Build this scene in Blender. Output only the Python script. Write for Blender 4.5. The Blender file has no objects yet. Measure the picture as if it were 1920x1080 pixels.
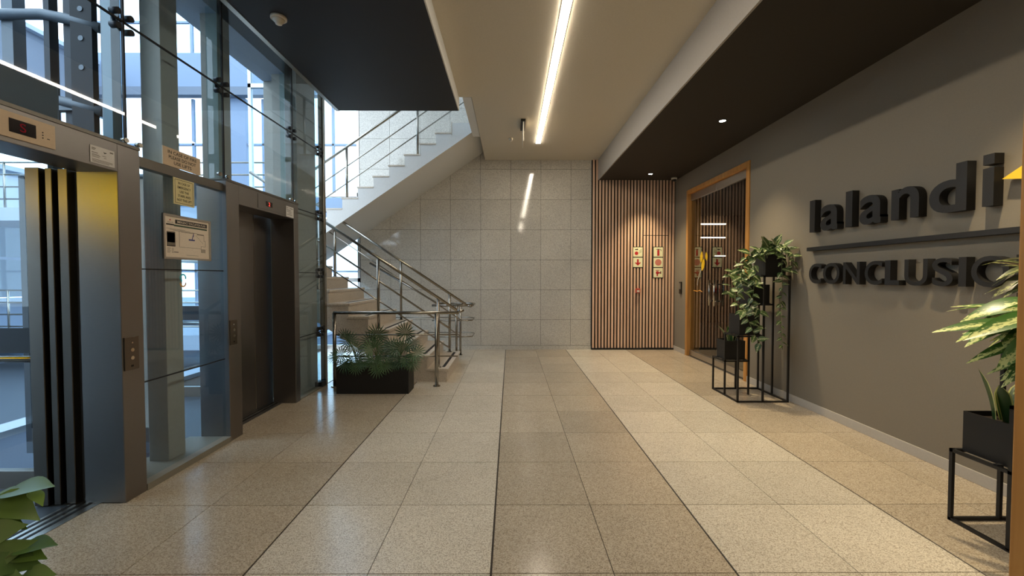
import bpy, bmesh, math, random
from mathutils import Vector, Matrix, Euler

S = bpy.context.scene
COL = S.collection
R = math.radians
random.seed(7)

# ------------------------------------------------------------------ camera, sky, exposure
H = 1.444
cam_d = bpy.data.cameras.new('camera')
cam_d.sensor_width = 36.0
cam_d.lens = 765.0 / 1920.0 * 36.0
cam_d.clip_start = 0.02
cam_d.clip_end = 300
cam = bpy.data.objects.new('camera', cam_d)
cam.location = (0, 0.037, H)
cam.rotation_euler = (R(90 - 1.498), 0, R(-0.225))
COL.objects.link(cam)
S.camera = cam

w = bpy.data.worlds.new('sky')
S.world = w
w.use_nodes = True
bg = w.node_tree.nodes['Background']
bg.inputs['Color'].default_value = (0.74, 0.87, 1.0, 1)
SKY = 1.7
bg.inputs['Strength'].default_value = SKY

S.view_settings.view_transform = 'Standard'
S.view_settings.look = 'None'
S.view_settings.gamma = 1.0
S.view_settings.exposure = 1.6
S.view_settings.use_curve_mapping = False

STRIP_E = 15.5        # emission of the ceiling strip
SPOT_W = 85.0         # ceiling downlights
SPOT_COL = (1.0, 0.82, 0.52)

# ------------------------------------------------------------------ materials
def lin(h):
    h = h.lstrip('#')
    o = []
    for i in (0, 2, 4):
        c = int(h[i:i+2], 16) / 255
        o.append(c/12.92 if c <= 0.04045 else ((c+0.055)/1.055)**2.4)
    return (o[0], o[1], o[2], 1)

def newmat(name):
    m = bpy.data.materials.new(name)
    m.use_nodes = True
    nt = m.node_tree
    return m, nt, nt.nodes['Principled BSDF']

def plain(name, hexc, rough=0.6, metal=0.0, spec=0.5, bump=0.0, bscale=60):
    m, nt, b = newmat(name)
    c = lin(hexc)
    b.inputs['Roughness'].default_value = rough
    b.inputs['Metallic'].default_value = metal
    b.inputs['Specular IOR Level'].default_value = spec
    geo = nt.nodes.new('ShaderNodeNewGeometry')
    n = nt.nodes.new('ShaderNodeTexNoise'); n.inputs['Scale'].default_value = bscale; n.inputs['Detail'].default_value = 3
    nt.links.new(geo.outputs['Position'], n.inputs['Vector'])
    mix = nt.nodes.new('ShaderNodeMix'); mix.data_type = 'RGBA'
    mix.inputs[6].default_value = (c[0]*.93, c[1]*.93, c[2]*.93, 1)
    mix.inputs[7].default_value = (min(1, c[0]*1.07), min(1, c[1]*1.07), min(1, c[2]*1.07), 1)
    nt.links.new(n.outputs['Fac'], mix.inputs[0])
    nt.links.new(mix.outputs[2], b.inputs['Base Color'])
    if bump:
        bp = nt.nodes.new('ShaderNodeBump'); bp.inputs['Strength'].default_value = bump; bp.inputs['Distance'].default_value = 0.004
        nt.links.new(n.outputs['Fac'], bp.inputs['Height'])
        nt.links.new(bp.outputs['Normal'], b.inputs['Normal'])
    return m

def granite(name, stops, rough, scale=95, vary=0.10):
    m, nt, b = newmat(name)
    geo = nt.nodes.new('ShaderNodeNewGeometry')
    n1 = nt.nodes.new('ShaderNodeTexNoise'); n1.inputs['Scale'].default_value = scale*1.9; n1.inputs['Detail'].default_value = 2; n1.inputs['Roughness'].default_value = 0.7
    nt.links.new(geo.outputs['Position'], n1.inputs['Vector'])
    vo = nt.nodes.new('ShaderNodeTexVoronoi'); vo.inputs['Scale'].default_value = scale*1.7
    nt.links.new(geo.outputs['Position'], vo.inputs['Vector'])
    sp = nt.nodes.new('ShaderNodeSeparateColor'); nt.links.new(vo.outputs['Color'], sp.inputs[0])
    n = nt.nodes.new('ShaderNodeMix'); n.data_type = 'FLOAT'; n.inputs[0].default_value = 0.22
    nt.links.new(n1.outputs['Fac'], n.inputs[2]); nt.links.new(sp.outputs[0], n.inputs[3])
    cr = nt.nodes.new('ShaderNodeValToRGB')
    el = cr.color_ramp.elements
    el[0].position, el[0].color = stops[0][0], lin(stops[0][1])
    el[1].position, el[1].color = stops[-1][0], lin(stops[-1][1])
    for p, c in stops[1:-1]:
        e = el.new(p); e.color = lin(c)
    nt.links.new(n.outputs[0], cr.inputs['Fac'])
    oi = nt.nodes.new('ShaderNodeObjectInfo')
    mr = nt.nodes.new('ShaderNodeMapRange')
    mr.inputs['To Min'].default_value = 1 - vary; mr.inputs['To Max'].default_value = 1 + vary*0.4
    nt.links.new(oi.outputs['Random'], mr.inputs['Value'])
    n2 = nt.nodes.new('ShaderNodeTexNoise'); n2.inputs['Scale'].default_value = 2.5; n2.inputs['Detail'].default_value = 2
    nt.links.new(geo.outputs['Position'], n2.inputs['Vector'])
    mr2 = nt.nodes.new('ShaderNodeMapRange'); mr2.inputs['To Min'].default_value = 0.88; mr2.inputs['To Max'].default_value = 1.1
    nt.links.new(n2.outputs['Fac'], mr2.inputs['Value'])
    mu = nt.nodes.new('ShaderNodeMath'); mu.operation = 'MULTIPLY'
    nt.links.new(mr.outputs[0], mu.inputs[0]); nt.links.new(mr2.outputs[0], mu.inputs[1])
    vm = nt.nodes.new('ShaderNodeVectorMath'); vm.operation = 'SCALE'
    nt.links.new(cr.outputs['Color'], vm.inputs[0]); nt.links.new(mu.outputs[0], vm.inputs['Scale'])
    nt.links.new(vm.outputs['Vector'], b.inputs['Base Color'])
    b.inputs['Roughness'].default_value = rough
    b.inputs['Specular IOR Level'].default_value = 0.5
    return m

def brushed(name, hexc, rough=0.3, axis='z'):
    m, nt, b = newmat(name)
    b.inputs['Metallic'].default_value = 1.0
    geo = nt.nodes.new('ShaderNodeNewGeometry')
    mp = nt.nodes.new('ShaderNodeMapping')
    mp.inputs['Scale'].default_value = (30, 30, 500) if axis == 'h' else (400, 400, 3)
    nt.links.new(geo.outputs['Position'], mp.inputs['Vector'])
    n = nt.nodes.new('ShaderNodeTexNoise'); n.inputs['Scale'].default_value = 1; n.inputs['Detail'].default_value = 3
    nt.links.new(mp.outputs['Vector'], n.inputs['Vector'])
    mr = nt.nodes.new('ShaderNodeMapRange'); mr.inputs['To Min'].default_value = rough*0.8; mr.inputs['To Max'].default_value = rough*1.25
    nt.links.new(n.outputs['Fac'], mr.inputs['Value']); nt.links.new(mr.outputs[0], b.inputs['Roughness'])
    c = lin(hexc)
    mix = nt.nodes.new('ShaderNodeMix'); mix.data_type = 'RGBA'
    mix.inputs[6].default_value = (c[0]*.85, c[1]*.85, c[2]*.85, 1); mix.inputs[7].default_value = c
    nt.links.new(n.outputs['Fac'], mix.inputs[0]); nt.links.new(mix.outputs[2], b.inputs['Base Color'])
    return m

def glassmat(name, tint, refl=1.0, rough=0.0):
    m = bpy.data.materials.new(name); m.use_nodes = True
    nt = m.node_tree; nt.nodes.clear()
    out = nt.nodes.new('ShaderNodeOutputMaterial')
    tr = nt.nodes.new('ShaderNodeBsdfTransparent'); tr.inputs['Color'].default_value = (*tint, 1)
    gl = nt.nodes.new('ShaderNodeBsdfGlossy'); gl.inputs['Roughness'].default_value = rough
    fr = nt.nodes.new('ShaderNodeFresnel'); fr.inputs['IOR'].default_value = 1.5
    mu = nt.nodes.new('ShaderNodeMath'); mu.operation = 'MULTIPLY'; mu.inputs[1].default_value = refl
    mu.use_clamp = True
    mx = nt.nodes.new('ShaderNodeMixShader')
    geo = nt.nodes.new('ShaderNodeNewGeometry')      # a pane reflects at its front skin only
    inv = nt.nodes.new('ShaderNodeMath'); inv.operation = 'SUBTRACT'; inv.inputs[0].default_value = 1.0
    m2 = nt.nodes.new('ShaderNodeMath'); m2.operation = 'MULTIPLY'
    nt.links.new(geo.outputs['Backfacing'], inv.inputs[1])
    nt.links.new(fr.outputs[0], mu.inputs[0]); nt.links.new(mu.outputs[0], m2.inputs[0]); nt.links.new(inv.outputs[0], m2.inputs[1])
    nt.links.new(m2.outputs[0], mx.inputs[0])
    nt.links.new(tr.outputs[0], mx.inputs[1]); nt.links.new(gl.outputs[0], mx.inputs[2])
    nt.links.new(mx.outputs[0], out.inputs['Surface'])
    return m

def emit(name, rgb, strength):
    m = bpy.data.materials.new(name); m.use_nodes = True
    nt = m.node_tree; nt.nodes.clear()
    out = nt.nodes.new('ShaderNodeOutputMaterial'); e = nt.nodes.new('ShaderNodeEmission')
    e.inputs['Color'].default_value = (*rgb, 1); e.inputs['Strength'].default_value = strength
    nt.links.new(e.outputs[0], out.inputs['Surface'])
    return m

def woodmat(name, a, bcol, rough=0.45, scale=(25, 25, 1.2)):
    m, nt, b = newmat(name)
    tc = nt.nodes.new('ShaderNodeNewGeometry')
    oi = nt.nodes.new('ShaderNodeObjectInfo')
    mp = nt.nodes.new('ShaderNodeMapping'); mp.inputs['Scale'].default_value = scale
    nt.links.new(tc.outputs['Position'], mp.inputs['Vector'])
    n = nt.nodes.new('ShaderNodeTexNoise'); n.inputs['Scale'].default_value = 1.6; n.inputs['Detail'].default_value = 5; n.inputs['Distortion'].default_value = 0.6
    nt.links.new(mp.outputs[0], n.inputs['Vector'])
    cr = nt.nodes.new('ShaderNodeValToRGB')
    cr.color_ramp.elements[0].position = 0.3; cr.color_ramp.elements[0].color = lin(a)
    cr.color_ramp.elements[1].position = 0.7; cr.color_ramp.elements[1].color = lin(bcol)
    nt.links.new(n.outputs['Fac'], cr.inputs['Fac'])
    mr = nt.nodes.new('ShaderNodeMapRange'); mr.inputs['To Min'].default_value = 0.85; mr.inputs['To Max'].default_value = 1.08
    nt.links.new(oi.outputs['Random'], mr.inputs['Value'])
    vm = nt.nodes.new('ShaderNodeVectorMath'); vm.operation = 'SCALE'
    nt.links.new(cr.outputs['Color'], vm.inputs[0]); nt.links.new(mr.outputs[0], vm.inputs['Scale'])
    nt.links.new(vm.outputs['Vector'], b.inputs['Base Color'])
    b.inputs['Roughness'].default_value = rough
    return m

def leafmat(name, green, dark, cream=None, amount=0.5, nscale=9):
    m, nt, b = newmat(name)
    tc = nt.nodes.new('ShaderNodeTexCoord'); oi = nt.nodes.new('ShaderNodeObjectInfo')
    base = nt.nodes.new('ShaderNodeMix'); base.data_type = 'RGBA'
    base.inputs[6].default_value = lin(dark); base.inputs[7].default_value = lin(green)
    nt.links.new(oi.outputs['Random'], base.inputs[0])
    last = base.outputs[2]
    if cream:
        sep = nt.nodes.new('ShaderNodeSeparateXYZ'); nt.links.new(tc.outputs['Generated'], sep.inputs[0])
        s = nt.nodes.new('ShaderNodeMath'); s.operation = 'SUBTRACT'; s.inputs[1].default_value = 0.5
        nt.links.new(sep.outputs['Y'], s.inputs[0])
        ab = nt.nodes.new('ShaderNodeMath'); ab.operation = 'ABSOLUTE'; nt.links.new(s.outputs[0], ab.inputs[0])
        n = nt.nodes.new('ShaderNodeTexNoise'); n.inputs['Scale'].default_value = nscale; n.inputs['Detail'].default_value = 3
        vadd = nt.nodes.new('ShaderNodeVectorMath'); vadd.operation = 'ADD'
        cmb = nt.nodes.new('ShaderNodeCombineXYZ')
        r10 = nt.nodes.new('ShaderNodeMath'); r10.operation = 'MULTIPLY'; r10.inputs[1].default_value = 37
        nt.links.new(oi.outputs['Random'], r10.inputs[0]); nt.links.new(r10.outputs[0], cmb.inputs[2])
        nt.links.new(tc.outputs['Generated'], vadd.inputs[0]); nt.links.new(cmb.outputs[0], vadd.inputs[1])
        nt.links.new(vadd.outputs[0], n.inputs['Vector'])
        k = nt.nodes.new('ShaderNodeMath'); k.operation = 'MULTIPLY_ADD'; k.inputs[1].default_value = -1.3; 
        nt.links.new(ab.outputs[0], k.inputs[0]); nt.links.new(n.outputs['Fac'], k.inputs[2])
        mr = nt.nodes.new('ShaderNodeMapRange'); mr.inputs['From Min'].default_value = 0.55 - 0.5*amount; mr.inputs['From Max'].default_value = 0.68 - 0.5*amount
        nt.links.new(k.outputs[0], mr.inputs['Value'])
        mx = nt.nodes.new('ShaderNodeMix'); mx.data_type = 'RGBA'; mx.inputs[7].default_value = lin(cream)
        nt.links.new(mr.outputs[0], mx.inputs[0]); nt.links.new(last, mx.inputs[6])
        last = mx.outputs[2]
    nt.links.new(last, b.inputs['Base Color'])
    b.inputs['Roughness'].default_value = 0.38
    b.inputs['Subsurface Weight'].default_value = 0.0
    return m

M = {}
M['floor_light'] = granite('granite_light', [(0.28, '#8d8070'), (0.41, '#bbae9b'), (0.5, '#d6cbb8'), (0.72, '#ece4d4')], 0.19)
M['floor_dark'] = granite('granite_dark', [(0.28, '#7b6d5f'), (0.41, '#a59580'), (0.5, '#beae97'), (0.72, '#d6c8b3')], 0.19)
M['wall_stone'] = granite('granite_wall', [(0.28, '#928d85'), (0.42, '#bcb6ac'), (0.5, '#cfcabf'), (0.7, '#dedad0')], 0.07, scale=80, vary=0.06)
M['step_stone'] = granite('granite_step', [(0.30, '#a39480'), (0.42, '#bfb09d'), (0.5, '#d2c5b3'), (0.7, '#e0d5c6')], 0.3, scale=90, vary=0.05)
M['grout'] = plain('grout', '#3a322a', 0.9)
M['wgrout'] = plain('wall_grout', '#35312c', 0.9)
M['white_ceiling'] = plain('white_ceiling_paint', '#cfc6b5', 0.8, bump=0.05)
M['white_paint'] = plain('white_paint', '#d9d9d6', 0.7)
M['bulkhead'] = plain('bulkhead_paint', '#a5a099', 0.75)
M['black_soffit'] = plain('black_soffit_paint', '#1d1f26', 0.6)
M['dark_ceiling'] = plain('dark_ceiling_paint', '#2b2620', 0.75)
M['grey_wall'] = plain('grey_wall_paint', '#7f7667', 0.72, bump=0.08, bscale=120)
M['skirting'] = plain('skirting_paint', '#b3aca2', 0.5)
M['steel'] = brushed('brushed_steel', '#777068', 0.33, 'h')
M['steel_dark'] = brushed('brushed_bronze_steel', '#8f8b89', 0.40, 'h')
M['chrome'] = plain('polished_steel', '#b9b4ab', 0.16, 1.0)
M['tube_steel'] = plain('satin_tube_steel', '#9a958c', 0.22, 1.0)
M['alu'] = plain('aluminium', '#b8b6b2', 0.35, 1.0)
M['transom'] = plain('transom_metal', '#6f6b64', 0.4, 0.8)
M['black_metal'] = plain('black_powder_coat', '#100f0f', 0.5)
M['pot'] = plain('black_pot', '#151413', 0.55)
M['rubber'] = plain('black_rubber', '#0d0b0b', 0.7)
M['glass'] = glassmat('lobby_glass', (0.86, 0.92, 0.96), 1.3)
M['glass_door'] = glassmat('door_glass', (0.86, 0.88, 0.86), 2.2)
M['glass_out'] = glassmat('atrium_glass', (0.85, 0.93, 0.97), 1.0)
M['glass_edge'] = glassmat('glass_fin_edge', (0.84, 0.94, 0.96), 1.2)
M['concrete'] = plain('concrete', '#a5a196', 0.75, bump=0.2, bscale=30)
M['kerb'] = plain('kerb_stone', '#858073', 0.6, bump=0.2, bscale=60)
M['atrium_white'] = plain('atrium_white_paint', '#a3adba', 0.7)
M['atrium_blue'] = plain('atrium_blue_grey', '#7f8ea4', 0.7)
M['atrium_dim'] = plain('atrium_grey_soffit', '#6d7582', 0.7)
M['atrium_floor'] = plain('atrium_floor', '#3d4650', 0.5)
M['blocker'] = plain('blocker_grey', '#a39a8e', 0.55)
M['dark_steel'] = plain('dark_shaft_steel', '#25282c', 0.5, 0.4)
M['shaft_grey'] = plain('shaft_grey_steel', '#5d6368', 0.5, 0.5)
M['slat'] = woodmat('oak_slat', '#d6ab8e', '#efcbae', 0.6)
M['slat_back'] = plain('slat_backing', '#0a0706', 0.9)
M['oak'] = woodmat('oak', '#b27838', '#d2994f', 0.42, (18, 18, 1.0))
M['strip'] = emit('strip_light', (1.0, 0.88, 0.70), STRIP_E)
M['lamp'] = emit('lamp_disc', (1.0, 0.88, 0.66), 14.0)
M['red_led'] = emit('red_digit', (1.0, 0.06, 0.04), 0.9)
M['red_led_dim'] = emit('red_digit_dim', (0.8, 0.04, 0.06), 0.05)
M['screen'] = plain('indicator_screen', '#120607', 0.15)
M['yellow_glow'] = emit('added_yellow_glow', (1.0, 0.66, 0.0), 2.6)  # glow of an added, unseen panel that yellows the lift steel
M['off_light'] = emit('office_light', (1.0, 0.90, 0.72), 2.5)
M['letter'] = plain('charcoal_letter', '#151312', 0.6)
M['yellow'] = plain('yellow_acrylic', '#f3c515', 0.35)
M['sign_beige'] = plain('sign_plate', '#cdb698', 0.45)
M['sign_cream'] = plain('photoluminescent_plate', '#dccf9a', 0.5)
M['paper'] = plain('paper', '#e0d2c0', 0.6)
M['paper_white'] = plain('paper_white', '#d9d6d2', 0.6)
M['ink'] = plain('black_ink', '#15120f', 0.6)
M['ink_grey'] = plain('grey_ink', '#6f675d', 0.6)
M['ink_green'] = plain('green_ink', '#39503a', 0.6)
M['ink_blue'] = plain('blue_ink', '#25307a', 0.6)
M['ink_red'] = plain('red_ink', '#b3262a', 0.5)
M['ink_pink'] = plain('faded_red_ink', '#c77a68', 0.5)
M['sign_face'] = plain('fire_sign_face', '#e8e4bd', 0.4)
M['sign_border'] = plain('fire_sign_border', '#15110d', 0.5)
M['plastic_white'] = plain('white_plastic', '#d8cfbd', 0.4)
M['plastic_red'] = plain('red_plastic', '#b23a2e', 0.4)
M['plastic_black'] = plain('black_plastic', '#14130f', 0.35)
M['cyan'] = plain('cyan_vinyl', '#36b6c9', 0.4)
M['orange'] = plain('orange_vinyl', '#e29a3a', 0.4)
M['soil'] = plain('potting_soil', '#241a12', 0.95, bump=0.6)
M['leaf_pothos'] = leafmat('pothos_leaf', '#5a733c', '#2b4722', '#c4c796', 0.36)
M['leaf_dieff'] = leafmat('dieffenbachia_leaf', '#4d7a30', '#2f5722', '#d0d690', 0.52, 12)
M['leaf_palm'] = leafmat('fan_palm_leaf', '#557447', '#284630')
M['leaf_zz'] = leafmat('left_plant_leaf', '#7c9a4a', '#4c6c2c')
M['leaf_croton'] = leafmat('croton_leaf', '#3d4a26', '#3a2a22', '#8d9157', 0.35)
M['leaf_snake'] = leafmat('snake_leaf', '#31532b', '#25421f', None)
M['leaf_snake_edge'] = leafmat('snake_leaf_edge', '#c3c27c', '#a9ad68')
M['stem'] = plain('plant_stem', '#5a6b36', 0.6)
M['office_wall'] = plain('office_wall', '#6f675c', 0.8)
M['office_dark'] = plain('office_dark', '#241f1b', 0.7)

# ------------------------------------------------------------------ geometry helpers
class MB:
    def __init__(s):
        s.v = []; s.f = []; s.sm = []
    def box(s, x0, y0, z0, x1, y1, z1):
        b = len(s.v)
        s.v += [(x0,y0,z0),(x1,y0,z0),(x1,y1,z0),(x0,y1,z0),(x0,y0,z1),(x1,y0,z1),(x1,y1,z1),(x0,y1,z1)]
        for q in ((0,3,2,1),(4,5,6,7),(0,1,5,4),(1,2,6,5),(2,3,7,6),(3,0,4,7)):
            s.f.append(tuple(b+i for i in q)); s.sm.append(False)
        return s
    def tube(s, pts, r, n=10, closed=False, cap=True, radii=None):
        pts = [Vector(p) for p in pts]
        m = len(pts); b = len(s.v)
        prev = None
        for i, p in enumerate(pts):
            if closed:
                d = (pts[(i+1) % m] - pts[i-1])
            elif i == 0: d = pts[1]-pts[0]
            elif i == m-1: d = pts[-1]-pts[-2]
            else: d = (pts[i+1]-pts[i]).normalized() + (pts[i]-pts[i-1]).normalized()
            if d.length < 1e-9: d = Vector((0,0,1))
            d.normalize()
            if prev is None:
                u = d.orthogonal().normalized()
            else:
                u = prev - d*prev.dot(d)
                u = u.normalized() if u.length > 1e-6 else d.orthogonal().normalized()
            prev = u
            vv = d.cross(u)
            rr = radii[i] if radii else r
            for k in range(n):
                a = 2*math.pi*k/n
                s.v.append(tuple(p + (u*math.cos(a)+vv*math.sin(a))*rr))
        segs = m if closed else m-1
        for i in range(segs):
            j = (i+1) % m
            for k in range(n):
                k2 = (k+1) % n
                s.f.append((b+i*n+k, b+i*n+k2, b+j*n+k2, b+j*n+k)); s.sm.append(True)
        if cap and not closed:
            s.f.append(tuple(b+k for k in reversed(range(n)))); s.sm.append(False)
            s.f.append(tuple(b+(m-1)*n+k for k in range(n))); s.sm.append(False)
        return s
    def cyl(s, c, axis, r, h, n=24):
        c = Vector(c); a = Vector(axis).normalized()
        return s.tube([c, c+a*h], r, n)
    def lathe(s, c, axis, prof, n=24):
        # prof: list (radius, dist along axis)
        c = Vector(c); a = Vector(axis).normalized(); u = a.orthogonal().normalized(); v = a.cross(u)
        b = len(s.v)
        for r, h in prof:
            for k in range(n):
                t = 2*math.pi*k/n
                s.v.append(tuple(c + a*h + (u*math.cos(t)+v*math.sin(t))*r))
        for i in range(len(prof)-1):
            for k in range(n):
                k2 = (k+1) % n
                s.f.append((b+i*n+k, b+i*n+k2, b+(i+1)*n+k2, b+(i+1)*n+k)); s.sm.append(True)
        s.f.append(tuple(b+k for k in reversed(range(n)))); s.sm.append(False)
        e = b+(len(prof)-1)*n
        s.f.append(tuple(e+k for k in range(n))); s.sm.append(False)
        return s
    def prism(s, poly, o, ex, ey, ez, depth):
        # polygon in plane (ex,ey) at o extruded along ez by depth
        o = Vector(o); ex = Vector(ex); ey = Vector(ey); ez = Vector(ez)
        b = len(s.v); n = len(poly)
        for d in (0, depth):
            for (x, y) in poly:
                s.v.append(tuple(o + ex*x + ey*y + ez*d))
        s.f.append(tuple(b+i for i in reversed(range(n)))); s.sm.append(False)
        s.f.append(tuple(b+n+i for i in range(n))); s.sm.append(False)
        for i in range(n):
            j = (i+1) % n
            s.f.append((b+i, b+j, b+n+j, b+n+i)); s.sm.append(False)
        return s
    def add_mesh(s, verts, faces, smooth=False):
        b = len(s.v); s.v += [tuple(v) for v in verts]
        for f in faces:
            s.f.append(tuple(b+i for i in f)); s.sm.append(smooth)
        return s

WORLD = {}
def wl(o):
    return WORLD.get(o.name, Vector((0,0,0)))

def link(o, parent=None, loc=None):
    COL.objects.link(o)
    if parent is not None: o.parent = parent

def props(o, label=None, cat=None, group=None, kind=None):
    if label: o['label'] = label
    if cat: o['category'] = cat
    if group: o['group'] = group
    if kind: o['kind'] = kind
    return o

def build(name, mb, mat, parent=None, bevel=0.0, loc=None, label=None, cat=None, group=None, kind=None):
    """verts of mb are in world space; origin goes to parent's world location, or to the base centre of a top-level mesh"""
    me = bpy.data.meshes.new(name)
    if parent is not None:
        org = wl(parent)
    elif loc is not None:
        org = Vector(loc)
    else:
        xs = [v[0] for v in mb.v]; ys = [v[1] for v in mb.v]; zs = [v[2] for v in mb.v]
        org = Vector(((min(xs)+max(xs))/2, (min(ys)+max(ys))/2, min(zs)))
    me.from_pydata([tuple(Vector(v)-org) for v in mb.v], [], mb.f)
    me.polygons.foreach_set('use_smooth', mb.sm)
    bm = bmesh.new(); bm.from_mesh(me); bmesh.ops.recalc_face_normals(bm, faces=bm.faces); bm.to_mesh(me); bm.free()
    mats = mat if isinstance(mat, (list, tuple)) else [mat]
    for m in mats: me.materials.append(M[m] if isinstance(m, str) else m)
    o = bpy.data.objects.new(name, me)
    link(o, parent)
    if parent is None: o.location = org
    WORLD[o.name] = org
    if bevel:
        b = o.modifiers.new('bevel', 'BEVEL'); b.width = bevel; b.segments = 2; b.limit_method = 'ANGLE'
    return props(o, label, cat, group, kind)

def empty(name, loc, label=None, cat=None, group=None, kind=None):
    o = bpy.data.objects.new(name, None); o.empty_display_size = 0.1
    o.location = loc; COL.objects.link(o); WORLD[o.name] = Vector(loc)
    return props(o, label, cat, group, kind)

def box(name, x0, y0, z0, x1, y1, z1, mat, parent=None, **k):
    return build(name, MB().box(min(x0,x1),min(y0,y1),min(z0,z1),max(x0,x1),max(y0,y1),max(z0,z1)), mat, parent, **k)

def struct(name, mb, mat, **k):
    return build(name, mb, mat, kind='structure', **k)

def piece(name, mesh, parent, mat4=None, loc=None, scale=None):
    """an object that shares mesh data, placed in world space under parent (unrotated parents only)"""
    o = bpy.data.objects.new(name, mesh); COL.objects.link(o); o.parent = parent
    org = wl(parent)
    if mat4 is not None:
        m = mat4.copy(); m.translation = m.translation - org
        o.matrix_local = m
        WORLD[o.name] = mat4.translation.copy()
    else:
        o.location = Vector(loc)-org
        if scale: o.scale = scale
        WORLD[o.name] = Vector(loc)
    return o

def unit_mesh(name, mat, ch=0.0):
    """unit cube centred at origin, chamfer-free"""
    me = bpy.data.meshes.new(name)
    mb = MB().box(-.5,-.5,-.5,.5,.5,.5)
    me.from_pydata(mb.v, [], mb.f); me.materials.append(M[mat]); 
    return me

def text_mesh(body, mat, offset=0.0, extrude=0.0, spacing=1.0, align='CENTER', line=1.0, res=6):
    cu = bpy.data.curves.new('text', 'FONT'); cu.body = body; cu.offset = offset; cu.extrude = extrude
    cu.align_x = align; cu.space_character = spacing; cu.space_line = line; cu.resolution_u = res
    o = bpy.data.objects.new('text', cu)
    me = bpy.data.meshes.new_from_object(o)
    bpy.data.objects.remove(o); bpy.data.curves.remove(cu)
    me.materials.clear(); me.materials.append(M[mat])
    return me

def bounds(me):
    xs = [v.co.x for v in me.vertices]; ys = [v.co.y for v in me.vertices]; zs = [v.co.z for v in me.vertices]
    return min(xs), max(xs), min(ys), max(ys), min(zs), max(zs)

AX = {'left': (Vector((0,1,0)), Vector((0,0,1)), Vector((1,0,0))),     # on the left wall, facing +x
      'right': (Vector((0,-1,0)), Vector((0,0,1)), Vector((-1,0,0))),  # on the right wall, facing -x
      'back': (Vector((1,0,0)), Vector((0,0,1)), Vector((0,-1,0)))}    # on the back wall, facing -y

def put_text(name, body, wall, centre, width, height, mat, parent, offset=0.0, depth=0.0006, spacing=1.0, line=1.0, align='CENTER', label=None):
    """fits lettering into width x height around centre (world)"""
    me = text_mesh(body, mat, offset=offset, spacing=spacing, line=line, align=align)
    x0,x1,y0,y1,z0,z1 = bounds(me)
    ex, ey, ez = AX[wall]
    sx = width/max(1e-6, x1-x0); sy = height/max(1e-6, y1-y0)
    c = Vector(centre) - wl(parent)
    for v in me.vertices:
        q = c + ex*((v.co.x-(x0+x1)/2)*sx) + ey*((v.co.y-(y0+y1)/2)*sy) + ez*depth
        v.co = q
    me.name = name
    o = bpy.data.objects.new(name, me); link(o, parent); WORLD[o.name] = wl(parent)
    if label: o['label'] = label
    return o

def wallbox(wall, o, u0, v0, u1, v1, d0, d1, mb=None):
    """box on a wall: u along reading direction, v up, d out of the wall; o = wall origin"""
    mb = mb or MB(); ex, ey, ez = AX[wall]; o = Vector(o)
    p = [o+ex*u0+ey*v0+ez*d0, o+ex*u1+ey*v1+ez*d1]
    return mb.box(min(p[0].x,p[1].x),min(p[0].y,p[1].y),min(p[0].z,p[1].z),max(p[0].x,p[1].x),max(p[0].y,p[1].y),max(p[0].z,p[1].z))

# ------------------------------------------------------------------ the shell
YB = 8.18          # back wall
XR = 3.27          # right wall
XG = -2.50         # glass wall on the left
ZC = 3.765         # white ceiling
ZD = 3.365          # dark ceiling on the right
REAR = -5.0

# floor: grout bed and granite slabs
floor = struct('floor', MB().box(-2.82, REAR, -0.3, XR+0.02, 5.5, -0.004).box(-5.2, 5.5, -0.3, XR+0.02, YB+0.1, -0.004), 'grout')
tile_l = unit_mesh('tile', 'floor_light'); tile_d = unit_mesh('tile', 'floor_dark')
xs = [-0.095 + 0.6*k for k in range(-4, 6)]
ys = [1.99 + 0.6*k for k in range(-6, 12)]
for i, x in enumerate(xs):
    k = i-4
    band = (k // 2) % 2
    x0 = x + (0.0055 if k % 2 == 0 else 0.002); x1 = x+0.6 - (0.0055 if k % 2 == 1 else 0.002)
    x0 = max(x0, XG+0.02); x1 = min(x1, XR)
    if x1-x0 < 0.02: continue
    for y in ys:
        y0 = y+0.0022; y1 = min(y+0.6-0.0022, YB)
        if y1-y0 < 0.02: continue
        t = piece('tile', tile_d if band == 0 else tile_l, floor, loc=((x0+x1)/2, (y0+y1)/2, -0.010), scale=(x1-x0, y1-y0, 0.02))
# stair-well side floor slabs further left
for x in (-3.1, -3.7):
    for y in [5.59+0.6*j for j in range(5)]:
        piece('tile', tile_l, floor, loc=(x+0.3, y+0.3, -0.010), scale=(0.597, 0.597, 0.02))

# back wall of granite slabs
wall_back = struct('wall_back', MB().box(-3.0, YB+0.02, 0, 1.615, YB+0.35, 7.2), 'wgrout')
wt = unit_mesh('wall_slab', 'wall_stone')
for i in range(-6, 4):
    x0 = 0.006+0.598*i; x1 = x0+0.598
    x0 = max(x0, -3.0); x1 = min(x1, 1.612)
    if x1-x0 < 0.03: continue
    for j in range(0, 12):
        z0 = 0.08 if j == 0 else 0.0+0.5975*j; z1 = 0.5975*(j+1)
        piece('stone_slab', wt, wall_back, loc=((x0+x1)/2, YB+0.0125, (z0+z1)/2), scale=(x1-x0-0.005, 0.025, z1-z0-0.005))
base_b = struct('baseboard_back', MB().box(-2.98, YB-0.012, 0, 1.612, YB+0.01, 0.078), 'wall_stone')

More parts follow.
